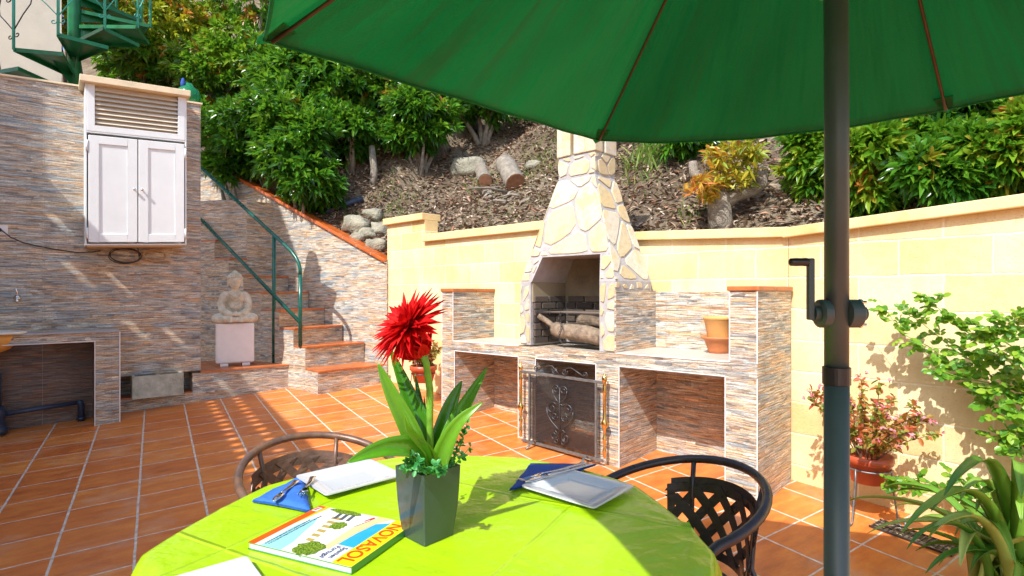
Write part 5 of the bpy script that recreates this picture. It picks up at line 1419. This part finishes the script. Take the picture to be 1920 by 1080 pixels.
# canopy : six panels with a light sag
m = MB(); NN, MM = 40, 56
rs = random.Random(3)
for k in range(6):
    A_, B_ = EE[k], EE[(k+1) % 6]; vs = []; uvs_all = {}
    ph = rs.uniform(0, 6); dz_, do_ = ((.012, -.028), (.030, .012), (.02, -.02), (.02, -.03), (.02, -.03), (.015, -.06))[k]
    for i in range(NN+1):
        s = i/NN
        for j in range(MM+1):
            f = j/MM
            p = apex + (A_.lerp(B_, f)-apex)*s
            sag = 4*f*(1-f)
            p = p + Vector((0, 0, -dz_*sag*s*s))
            out = (A_.lerp(B_, f)-apex); out.z = 0
            p = p + out.normalized()*(do_*sag*s)
            wrk = (.011*math.sin(f*15+ph+s*5)*math.exp(-((f-.14)/.16)**2)*s + .011*math.sin(f*17+ph-s*4)*math.exp(-((f-.86)/.15)**2)*s + .006*math.sin(f*23+s*9+ph)*s*s + .006*math.sin(f*9-s*8+ph)*sag)*min(1, 8*f, 8*(1-f))*(1-.85*s**6)
            p.z += wrk; vs.append(p)
    fs = [(i*(MM+1)+j, (i+1)*(MM+1)+j, (i+1)*(MM+1)+j+1, i*(MM+1)+j+1) for i in range(NN) for j in range(MM)]
    uvs = [[((q % (MM+1))/MM*.95+k, (q//(MM+1))/NN*1.0) for q in f_] for f_ in fs]
    m.raw(vs, fs, uvs)
    if k == 0: edge = []
    edge += vs[NN*(MM+1):NN*(MM+1)+MM]
cn = m.build('canopy', M['parasol'], t, smooth=True, solid=.0009)
m = MB(); m.tube(edge, .0032, 6, closed=True); m.build('hem', M['parasol'], cn, smooth=True)
for k in range(6):                                 # pocket flaps over the rib ends
    m = MB(); p = EE[k]; o_ = (p-apex); o_.z = 0; o_.normalize(); s_ = Vector((-o_.y, o_.x, 0)); c0_ = p - o_*.05 + Vector((0, 0, .018)); 
    m.raw([c0_+s_*.020, c0_-s_*.020, p-s_*.012+o_*.006, p+o_*.016-Vector((0,0,.006)), p+s_*.012+o_*.006], [(0, 1, 2, 3, 4)])
    m.build('rib_pocket', M['parasol'], cn, solid=.003)
for k in range(6):
    a = apex + Vector((0, 0, -.02)); b = EE[k]*.985 + apex*.015 + Vector((0, 0, -.010)); m = MB()
    n_ = 10; m.tube([a.lerp(b, i/n_) + Vector((0, 0, -.004)) for i in range(n_+1)], .0038, 8); rib = m.build('rib', M['ribs'], t, smooth=True)
    m = MB(); mid = a.lerp(b, .48); m.tube([(PC[0], PC[1], 1.93), tuple(mid)], .0042, 8); m.build('strut', M['ribs'], rib, smooth=True)
m = MB(); m.lathe((*PC, 1.90), [(.019, 0), (.03, .003), (.034, .02), (.034, .05), (.019, .06)], 20); m.build('runner_hub', M['polecollar'], t)
m = MB(); m.lathe(tuple(apex + Vector((0, 0, -.05))), [(.019, 0), (.036, .01), (.036, .04), (.02, .06), (.022, .09), (0, .11)], 20); m.build('top_hub', M['polecollar'], t)

# ================================================================== POTTED PLANTS
def stand(name, label, c, zr, r0, n=3, a0=0.4, mat=None):
    t = thing(name, label, 'plant stand', (c[0], c[1], gz(*c)))
    mat = mat or M['irongrey']
    m = MB(); m.tube([(c[0]+r0*math.cos(2*PI*k/24), c[1]+r0*math.sin(2*PI*k/24), zr) for k in range(24)], .0045, 6, closed=True); m.build('ring', mat, t, smooth=True)
    for k in range(n):
        a = a0 + 2*PI*k/n; q = lambda r_, z: (c[0]+math.cos(a)*r_, c[1]+math.sin(a)*r_, z)
        f = q(r0*1.35, 0); g_ = gz(f[0], f[1]); m = MB()
        m.tube([q(r0, zr+.005), q(r0*1.02, zr-.06), q(r0*1.28, g_+.02), q(r0*1.42, g_+.006), q(r0*1.56, g_+.012), q(r0*1.56, g_+.035)], .0048, 6); m.build('leg', mat, t, smooth=True)
    return t
def potplant(name, label, c, zr, r0, h, stems, spread, lfmat, flmat, nleaf, nfl, tall, seed, Lf_=.028, cat='potted plant', lean=(0,0)):
    t = thing(name, label, cat, (c[0], c[1], zr-h*.6))
    m = MB(); m.lathe((c[0], c[1], zr-h*.72), [(r0*.62, 0), (r0*.70, .004), (r0*.93, h*.72), (r0*1.02, h*.74), (r0*1.04, h), (r0*.96, h), (r0*.88, h*.8), (0, h*.78)], 26); m.build('pot', M['redpot'], t, smooth=True)
    rs = random.Random(seed); P, Dd, Nn, Ls, Ws, rr = [], [], [], [], [], []; FP, FD, FN, FL, FW, FR = [], [], [], [], [], []
    m = MB()
    for i in range(stems):
        a = rs.uniform(0, 2*PI); sp = spread*math.sqrt(rs.random()); hh = tall*rs.uniform(.45, 1)*(1-.35*(sp/spread))
        p0 = Vector((c[0]+r0*.4*math.cos(a), c[1]+r0*.4*math.sin(a), zr+h*.15)); p2 = Vector((c[0]+sp*math.cos(a)+lean[0]*hh, c[1]+sp*math.sin(a)+lean[1]*hh, zr+hh)); p1 = p0.lerp(p2, .5)+Vector((rs.gauss(0, .02), rs.gauss(0, .02), hh*.18))
        pts = [p0, p0.lerp(p1, .55)+Vector((0, 0, .01)), p1, p1.lerp(p2, .6), p2]; m.tube(pts, [.003, .0026, .0022, .0017, .001], 5, caps=False)
        for j in range(nleaf):
            u = .6+rs.random()*3.39; k = int(min(u, 3.99)); q = pts[k].lerp(pts[k+1], u-k); d = Vector((rs.gauss(0, 1), rs.gauss(0, 1), rs.gauss(.1, .8))).normalized()
            P.append(q); Dd.append(d); Nn.append((rs.gauss(0, .6), rs.gauss(-.3, .6), 1)); Ls.append(Lf_*rs.uniform(.6, 1.3)); Ws.append(Lf_*rs.uniform(.4, .65)); rr.append(rs.random())
        for j in range(nfl):
            if rs.random() < .6:
                q = pts[-1] + Vector((rs.gauss(0, .018), rs.gauss(0, .018), rs.gauss(0, .018)))
                for w_ in range(5):
                    FP.append(q); FD.append((rs.gauss(0, 1), rs.gauss(-.3, 1), rs.gauss(0, 1))); FN.append((0, -.5, 1)); FL.append(.019*rs.uniform(.7, 1.2)); FW.append(.014); FR.append(rs.random())
    m.build('stems', M['twig'], t); leaf_mesh('foliage', P, Dd, Nn, Ls, Ws, np.array(rr), lfmat, t, droop=.1, rounded=True)
    if FP: leaf_mesh('blossoms', FP, FD, FN, FL, FW, np.array(FR), flmat, t, droop=0)
    return t
c = (1.93, 2.96)
stand('plant_stand', 'light grey wire plant stand under the pink flowering plant on the right', c, .47, .105, 3, R(205), M['irongrey'])
potplant('begonia_plant', 'pink and rust flowering plant in a red pot on the right wire stand', c, .50, .115, .15, 34, .33, M['lf_rust'], M['pink'], 34, 3, .54, 21, .038, lean=(-.12, -.05))
c = (-.90, 5.55)
stand('plant_stand', 'dark wire plant stand between the stairs and the barbecue', c, .60, .12, 3, R(70), M['iron'])
potplant('rust_leaved_plant', 'rust and yellow leaved plant in a red pot between stairs and barbecue', c, .63, .135, .17, 40, .22, M['lf_rust'], M['pink'], 34, 0, .42, 22, .036)

# climbing rose in front of the right wall
t = thing('climbing_rose', 'green climbing rose with long canes sprawling over the right ochre wall', 'rose bush', RWF(1.35, -.25, .1))
canes = [[(1.34,.10),(1.30,.45),(1.14,.68),(1.07,.82),(.99,.93),(.86,1.06),(.78,1.14),(.68,1.20),(.58,1.38)], [(1.34,.10),(1.32,.8),(1.14,1.04),(1.03,1.16),(.91,1.25),(.84,1.35),(.81,1.41)],
         [(1.34,.12),(1.14,.46),(1.01,.47),(.89,.48),(.75,.47),(.62,.44)], [(1.34,.15),(1.28,.6),(1.14,.84),(1.01,1.05),(.89,1.12),(.73,1.27),(.66,1.32)], [(1.32,.4),(1.22,.9),(1.14,.95),(1.02,.98),(.92,1.0),(.80,1.05)],
         [(1.36,.2),(1.30,.9),(1.2,1.1),(1.10,1.2),(1.0,1.27)], [(1.34,.1),(1.2,.38),(1.06,.36),(.95,.40),(.88,.50)], [(1.34,.3),(1.25,.66),(1.12,.76),(1.03,.72)], [(1.4,.3),(1.3,1.0),(1.2,1.25),(1.14,1.30),(1.08,1.22)]]
P, Dd, Nn, Ls, Ws, rr = [], [], [], [], [], []; rs = random.Random(31)
for ci, cn_ in enumerate(canes):
    m = MB(); off = [-.10 - .16*min(1, i/3)*(.6+.4*math.sin(ci*2.1+i)) for i in range(len(cn_))]
    pts = [RWF(a, off[i]*(.9+.25*(ci % 3)), z) for i, (a, z) in enumerate(cn_)]
    n_ = len(pts); m.tube(pts, [max(.0012, .006*(1-i/n_)) for i in range(n_)], 6, caps=False); m.build('cane', M['stemgreen'], t, smooth=True)
    L = sum((pts[i+1]-pts[i]).length for i in range(n_-1)); k = int(L/.021)
    for i in range(k):
        u = (i+rs.random())/k*(n_-1); j = min(int(u), n_-2); q = pts[j].lerp(pts[j+1], u-j)
        if u < 1.2 and rs.random() < .4: continue
        for w_ in range(1):     # pinnate leaf: rachis with 5 leaflets
            rd = (Vector((*RWF.e1, 0))*rs.gauss(-.35, .8) + Vector((*RWF.e2, 0))*rs.uniform(-1.0, .1) + Vector((0, 0, rs.gauss(0, .7)))).normalized()
            Lr = rs.uniform(.045, .09)*(1-.4*(u/(n_-1))); sc_ = rs.uniform(.040, .062)*(1-.35*(u/(n_-1)))
            sd = rd.cross(Vector((0, 0, 1))).normalized()
            for f, s_ in ((.45, 1), (.45, -1), (.8, 1), (.8, -1), (1, 0)):
                d = (rd + sd*s_*1.3).normalized() if s_ else rd
                P.append(q + rd*Lr*f); Dd.append(d); Nn.append(Vector((-.55, -.75, .8)) + Vector((rs.gauss(0, .3), rs.gauss(0, .3), rs.gauss(0, .3)))); Ls.append(sc_*rs.uniform(.8, 1.1)); Ws.append(sc_*rs.uniform(.58, .72)); rr.append(rs.random())
leaf_mesh('leaves', P, Dd, Nn, Ls, Ws, np.array(rr), M['lf_rose'], t, droop=.08, fold=.12, rounded=True)

# strap-leaved plant, bottom right
bx, by = 2.02, 2.22; bz0 = gz(bx, by)
t = thing('strap_leaved_plant', 'arching strap-leaved green plant in the bottom right corner', 'plant', (bx, by, bz0))
rs = random.Random(44); m = MB()
tips = [(1700,1030),(1690,1000),(1745,960),(1770,930),(1735,1075),(1790,1005),(1850,1040),(1900,1000),(1915,935),(1905,1060),(1830,960),(1800,940),(1850,925),(1760,1060),(1880,1075),(1740,1010),(1820,1070),(1915,980)]
for i in range(34):
    if i < len(tips): px, py = tips[i]; yy = 2.22 + rs.uniform(-.35, .15); tip = D3(px, py, yy)
    else:
        a = rs.uniform(0, 2*PI); rr_ = rs.uniform(.25, .6); tip = Vector((bx+rr_*math.cos(a), by+rr_*math.sin(a), bz0+rs.uniform(.05, .35)))
    b = Vector((bx+rs.gauss(0, .05), by+rs.gauss(0, .04), bz0+.02)); dxy = tip-b; hgt = rs.uniform(.13, .27)
    mid = b + Vector((dxy.x*.42, dxy.y*.42, 0)); mid.z = max(bz0+hgt, tip.z+.06); q1 = b + Vector((dxy.x*.12, dxy.y*.12, (mid.z-b.z)*.62)); q3 = b + Vector((dxy.x*.78, dxy.y*.78, 0)); q3.z = mid.z*.45+tip.z*.55+.03
    strap('leaf', [b, q1, mid, q3, tip], rs.uniform(.042, .066), M['lf_strap'], t, .35, rs.random(), rs.uniform(-.3, .3), None, 16)
# drain slot in the floor
t = thing('floor_drain', 'narrow dark floor drain full of dry leaves beside the strap-leaved plant', 'drain', (1.9, 2.75, gz(1.9, 2.75)))
m = MB()
ca, sa = math.cos(R(33.2)), math.sin(R(33.2))
def FLR(u, v, z=0): x, y = u*ca - v*sa, u*sa + v*ca; return Vector((x, y, gz(x, y)+z))
u0 = 2.98; v0 = 1.27
def rect(m, ua, ub, va, vb, za, zb):
    P = [FLR(ua, va, za), FLR(ub, va, za), FLR(ub, vb, za), FLR(ua, vb, za), FLR(ua, va, zb), FLR(ub, va, zb), FLR(ub, vb, zb), FLR(ua, vb, zb)]
    m.raw(P, [(3,2,1,0), (4,5,6,7), (0,1,5,4), (1,2,6,5), (2,3,7,6), (3,0,4,7)])
GPx = Vector((1.995, 2.84, 0)); 
uu = GPx.x*ca + GPx.y*sa; vv = -GPx.x*sa + GPx.y*ca
rect(m, uu-.06, uu+.06, vv-.26, vv+.10, .003, .006)
m.build('gutter', M['soil'], t)
m = MB()
for k in range(16): rect(m, uu-.058, uu+.058, vv-.255+k*.0225, vv-.248+k*.0225, .0065, .0105)
rect(m, uu-.064, uu-.0585, vv-.26, vv+.10, .003, .012); rect(m, uu+.0585, uu+.064, vv-.26, vv+.10, .003, .012)
m.build('grating', M['iron'], t)
P, Dd, Nn, Ls, Ws, rr = [], [], [], [], [], []
for i in range(60):
    q = FLR(uu+rs.uniform(-.05, .05), vv+rs.uniform(-.25, .09), .013); P.append(q); Dd.append((rs.gauss(0, 1), rs.gauss(0, 1), .1)); Nn.append((0, 0, 1)); Ls.append(rs.uniform(.015, .035)); Ws.append(.009); rr.append(rs.random())
leaf_mesh('dry_leaves', P, Dd, Nn, Ls, Ws, np.array(rr), M['litter'], t, droop=0)

# ================================================================== HILLSIDE THINGS
n = 60000
P, Nn = [], []
tt = rng.uniform(.02, 3.4, n); qq = .05 + 6.5*rng.random(n)**1.5
jit = rng.normal(0, .008, n)
for i in range(n):
    p = hillpt(tt[i], qq[i]); P.append((p.x, p.y, p.z + .008 + abs(jit[i])))
P = np.array(P); D_ = rng.normal(0, 1, (n, 3)) * [1, 1, .35] ; Nn = rng.normal(0, .45, (n, 3)) + [0, -.3, 1]
o = leaf_mesh('leaf_litter', P, D_, Nn, rng.uniform(.04, .10, n), rng.uniform(.014, .036, n), rng.random(n), M['litter'], droop=0, fold=.5)
setp(o, kind='stuff')
def tuft(c, n, h, r, label, group='grass tufts on the hillside'):
    P = np.array([(c.x+rng.normal(0, r), c.y+rng.normal(0, r), 0) for _ in range(n)])
    for p in P: p[2] = onhill(p[0], p[1])[0] - .01
    D_ = rng.normal(0, .45, (n, 3)) + [0, 0, 1]
    return P, D_
Pa, Da, La = [], [], []
for (px, py, n_, h, r) in ((905,345,90,.16,.10),(735,380,160,.16,.16),(1015,290,160,.14,.25),(1010,320,180,.14,.25),(1215,300,170,.30,.13),(1205,330,70,.16,.12),(1000,400,120,.10,.3),(930,415,110,.10,.3),(1295,400,60,.14,.06),(1255,350,80,.08,.3),(760,390,60,.1,.2),(665,410,40,.12,.08)):
    c = look(px, py)
    if c is None: continue
    a, b = tuft(c, n_, h, r, ''); Pa.append(a); Da.append(b); La.append(np.full(n_, h)*rng.uniform(.5, 1.1, n_))
Pa = np.concatenate(Pa); Da = np.concatenate(Da); La = np.concatenate(La)
o = leaf_mesh('grass_tufts', Pa, Da, rng.normal(0, 1, Pa.shape)*[1, 1, .2], La, La*.05+.003, rng.random(len(Pa)), M['lf_grass'], droop=.2, fold=.1); setp(o, kind='stuff')
def rock(px, py, size, label, seed, sq=(1, .8, .7), group=None):
    c = look(px, py); rs = random.Random(seed)
    from mathutils import noise as mn
    t = MB(); V = []; n_, k_ = 18, 12
    for i in range(k_+1):
        ph = PI*i/k_-PI/2
        for j in range(n_):
            th = 2*PI*j/n_; d = Vector((math.cos(ph)*math.cos(th), math.cos(ph)*math.sin(th), math.sin(ph)))
            mx_ = max(abs(d.x), abs(d.y), abs(d.z)); s = (1/mx_)**.45
            s *= 1 + .28*mn.noise(d*1.7+Vector((seed*3.1, 0, 0))) + .10*mn.noise(d*5+Vector((seed, 4, 0)))
            V.append(c + Vector((d.x*size*sq[0]*s, d.y*size*sq[1]*s, d.z*size*sq[2]*s)) + Vector((0, 0, size*sq[2]*.12)))
    t.raw(V, [(i*n_+j, i*n_+(j+1) % n_, (i+1)*n_+(j+1) % n_, (i+1)*n_+j) for i in range(k_) for j in range(n_)])
    o = t.build('boulder' if size > .2 else 'rock', M['rock'], smooth=True); return setp(o, label, 'rock', group)
rock(880, 318, .27, 'large squarish pale boulder half in the tree shade on the hillside', 3, (1.1, .7, .62))
for i, (px, py, s, lb) in enumerate(((700, 405, .12, 'pale round stone topmost of the heap behind the red coping'), (668, 425, .16, 'broad mossy stone at the left of the heap behind the red coping'), (690, 440, .11, 'stone in the middle of the heap behind the red coping'),
        (715, 432, .13, 'stone in the heap nearest the ochre pillar'), (706, 462, .12, 'lowest stone of the heap between red coping and ochre pillar'), (672, 447, .09, 'small stone low in the heap touching the red coping'))):
    rock(px, py, s, lb, 10+i, (1.1, .9, .75), 'stones heaped behind the red coping')
rock(1000, 312, .10, 'small half buried stone right of the two cut logs', 20)
def hlog(px0, py0, px1, py1, r, label):
    a = look(px0, py0); b = look(px1, py1); return log('cut_log', a+Vector((0, 0, r*.9)), b+Vector((0, 0, r*.8)), r, label, 'cut logs on the hillside', M['bark'])
hlog(910, 352, 900, 322, .095, 'left cut log on the hillside with a round red-brown end')
hlog(965, 360, 948, 322, .13, 'right and thicker cut log on the hillside')
t = thing('dead_branches', 'broken dead branches heaped below the cut logs', 'branches', look(930, 375)); m = MB(); rs = random.Random(9)
for i in range(14):
    a = look(900+rs.uniform(0, 85), 360+rs.uniform(0, 30)); b = a + Vector((rs.gauss(0, .22), rs.gauss(0, .15), rs.uniform(0, .12))); m.tube([a+Vector((0,0,.03)), a.lerp(b, .5)+Vector((0, 0, .06)), b+Vector((0,0,.03))], [.02, .016, .008], 6)
m.build('sticks', M['bark'], t, smooth=True)
a, b = look(612, 404), look(680, 380); m = MB(); m.tube([a+Vector((0,0,.04)), a.lerp(b, .3)+Vector((0,0,.06)), a.lerp(b, .7)+Vector((0,0,.06)), b+Vector((0,0,.05))], .045, 12)
setp(m.build('black_hose', M['blackpipe'], smooth=True), 'short black plastic pipe lying on dry leaves behind the red coping', 'pipe')
a = look(699, 345); m = MB(); m.tube([a+Vector((0,0,-.1)), a+Vector((.02,0,.2)), a+Vector((-.02,0.02,.55))], [.06, .05, .045], 10)
setp(m.build('cut_stump', M['bark'], smooth=True), 'thin pale sapling trunk standing in the shade left of the hanging bush', 'stump')

# coppiced stump with new growth behind the wall
c = look(1352, 425); c = Vector(MW(.80, .40, 0)) ; c = Vector((c.x, c.y, onhill(c.x, c.y)[0]))
sc_px = 1024/c.y
def up(px, py): return D3(px, py, c.y)
t = thing('pollarded_tree', 'pollarded grey tree stump sprouting orange and yellow leaves above the wall', 'tree', c)
m = MB(); m.tube([up(1352, 440), up(1350, 405), up(1348, 378), up(1344, 362)], [.10, .092, .088, .08], 16)
m.tube([up(1348, 378), up(1330, 352), up(1312, 338), up(1300, 322), up(1299, 303)], [.07, .052, .042, .036, .034], 12)
m.tube([up(1350, 385), up(1380, 366), up(1410, 356), up(1428, 345), up(1431, 314)], [.07, .055, .05, .052, .040], 12)
m.tube([up(1424, 352), up(1420, 330), up(1424, 308)], [.05, .038, .030], 10)
m.tube([up(1346, 372), up(1352, 340), up(1360, 305), up(1368, 285)], [.06, .03, .02, .012], 10)
m.tube([up(1346, 372), up(1330, 330), up(1322, 300)], [.05, .02, .012], 10)
m.build('trunk', M['bark'], t, smooth=True)
C0, A = [], []
for (px, py, rx, ry, k) in ((1300, 350, 26, 18, 20), (1345, 328, 30, 32, 34), (1385, 300, 24, 26, 26), (1345, 285, 24, 22, 20), (1400, 285, 16, 18, 12), (1390, 340, 26, 14, 16), (1318, 372, 18, 10, 8), (1452, 325, 6, 6, 3)):
    for _ in range(k):
        a_ = rs.uniform(0, 2*PI); q_ = math.sqrt(rs.random()); p = up(px+rx*q_*math.cos(a_), py+ry*q_*math.sin(a_)); p.y += rs.gauss(-.08, .10); C0.append(tuple(p)); A.append((rs.gauss(0, .7), rs.gauss(-.35, .5), rs.gauss(.5, .5)))
C0 = np.array(C0); A = np.array(A)
P, d, N, Ls, Ws = rosettes(C0, A, 8, .095, .026)
xx = np.repeat(C0[:, 0], 8); zz = np.repeat(C0[:, 2], 8); k = (xx - up(1340, 330).x)
r_ = .27 - k*1.5 + rng.normal(0, .2, len(xx))
leaf_mesh('crown', P, d, N, Ls, Ws, np.clip(r_, 0, 1), M['lf_orange'], t, droop=.25)

# shrubs and trees over the slope
def at(px, py, y): return D3(px, py, y)
gT = 'evergreen trees on the hillside'
SH = [ # px, py, rx px, rz px, material, rosettes, label, young, top
 (335, 60, 150, 110, 'lf_yel', 560, 'yellow-green leafy tree with orange young shoots at the top left', .13, .12),
 (205, 85, 70, 85, 'lf_mid', 200, 'bushy green tree just right of the spiral staircase', .05, .1),
 (430, 140, 115, 85, 'lf_mid', 400, 'glossy green tree above the clay pot', .05, .1),
 (500, 235, 125, 85, 'lf_dark', 460, 'dark glossy tree leaning over the top of the stair coping', .03, .15),
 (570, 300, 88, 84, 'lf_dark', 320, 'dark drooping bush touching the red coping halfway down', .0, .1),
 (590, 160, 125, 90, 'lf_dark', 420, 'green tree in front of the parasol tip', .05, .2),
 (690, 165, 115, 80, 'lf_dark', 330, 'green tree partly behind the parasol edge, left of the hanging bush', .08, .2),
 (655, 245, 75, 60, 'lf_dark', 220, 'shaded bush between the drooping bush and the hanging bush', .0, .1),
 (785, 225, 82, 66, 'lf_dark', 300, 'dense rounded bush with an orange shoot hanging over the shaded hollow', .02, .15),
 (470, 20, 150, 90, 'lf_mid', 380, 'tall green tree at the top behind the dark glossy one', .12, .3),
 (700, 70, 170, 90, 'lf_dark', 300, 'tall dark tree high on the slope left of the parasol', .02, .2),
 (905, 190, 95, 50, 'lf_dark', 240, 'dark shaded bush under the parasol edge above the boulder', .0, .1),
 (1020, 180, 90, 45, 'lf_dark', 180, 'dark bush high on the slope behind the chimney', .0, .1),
 (1285, 255, 55, 35, 'lf_dark', 120, 'small dark bush behind the pollarded tree', .0, .1),
 (260, 20, 110, 80, 'lf_yel', 320, 'orange-tipped tree at the top edge right of the staircase', .18, .1),
 (380, 240, 60, 60, 'lf_dark', 160, 'small dark bush behind the clay pot', .02, .1),
 (265, 125, 90, 60, 'lf_mid', 240, 'low green tree between the staircase and the cabinet roof', .05, .1),
 (610, 345, 45, 42, 'lf_dark', 130, 'low dark foliage just behind the red coping', .0, .1),
 (440, 300, 60, 50, 'lf_dark', 160, 'dark foliage spilling over the upper end of the red coping', .0, .1),
 (130, 0, 110, 90, 'lf_yel', 240, 'green and orange tree behind the spiral staircase column', .25, .2),
 (1535, 300, 58, 78, 'lf_mid', 260, 'bright green bush directly left of the parasol pole', .02, .1),
 (1645, 310, 90, 80, 'lf_mid', 380, 'bright green bush directly right of the parasol pole', .04, .1),
 (1775, 305, 95, 75, 'lf_dark', 380, 'glossy green bush with a pale flower spray above the right wall', .03, .15),
 (1885, 280, 80, 90, 'lf_mid', 300, 'long-leaved green tree at the right edge above the wall', .06, .1),
 (1620, 235, 120, 60, 'lf_dark', 260, 'dark tree farther up the slope behind the parasol pole', .0, .1),
 (1790, 215, 130, 70, 'lf_dark', 280, 'dark tree farther up the slope at the right', .0, .1),
 (1170, 200, 110, 50, 'lf_dark', 200, 'dark bush high on the slope right of the chimney', .0, .1),
]
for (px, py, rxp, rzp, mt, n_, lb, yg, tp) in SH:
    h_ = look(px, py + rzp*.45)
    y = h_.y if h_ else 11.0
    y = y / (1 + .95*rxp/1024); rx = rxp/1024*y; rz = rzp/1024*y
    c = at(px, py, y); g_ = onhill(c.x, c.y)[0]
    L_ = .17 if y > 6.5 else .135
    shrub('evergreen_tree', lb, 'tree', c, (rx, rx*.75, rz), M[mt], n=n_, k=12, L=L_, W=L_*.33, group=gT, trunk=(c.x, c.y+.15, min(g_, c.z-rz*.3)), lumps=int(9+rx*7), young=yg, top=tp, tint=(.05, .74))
# pale flower sprays on the right-hand bush
t = thing('flower_spray', 'pale yellow-green flower panicle among the leaves above the right wall', 'flower', at(1695, 300, 4.35)); P, Dd, Nn, Ls, Ws, rr = [], [], [], [], [], []
m = MB()
for j in range(16):
    a = at(1695, 318, 4.35); b = a + Vector((rs.gauss(0, .07), rs.gauss(0, .04), rs.uniform(.03, .19))); m.tube([a, a.lerp(b, .6)+Vector((0, 0, .02)), b], [.003, .002, .001], 5, caps=False)
    for i in range(16): q = a.lerp(b, rs.uniform(.3, 1)); P.append(q); Dd.append((rs.gauss(0, 1), rs.gauss(0, 1), rs.gauss(0, 1))); Nn.append((0, -.5, 1)); Ls.append(.014); Ws.append(.009); rr.append(rs.uniform(.6, .75))
m.build('stalks', M['stemgreen'], t); leaf_mesh('florets', P, Dd, Nn, Ls, Ws, np.array(rr), M['lf_yel'], t)
print('objects', len(bpy.data.objects), 'faces', sum(len(o.data.polygons) for o in bpy.data.objects if o.type == 'MESH'))
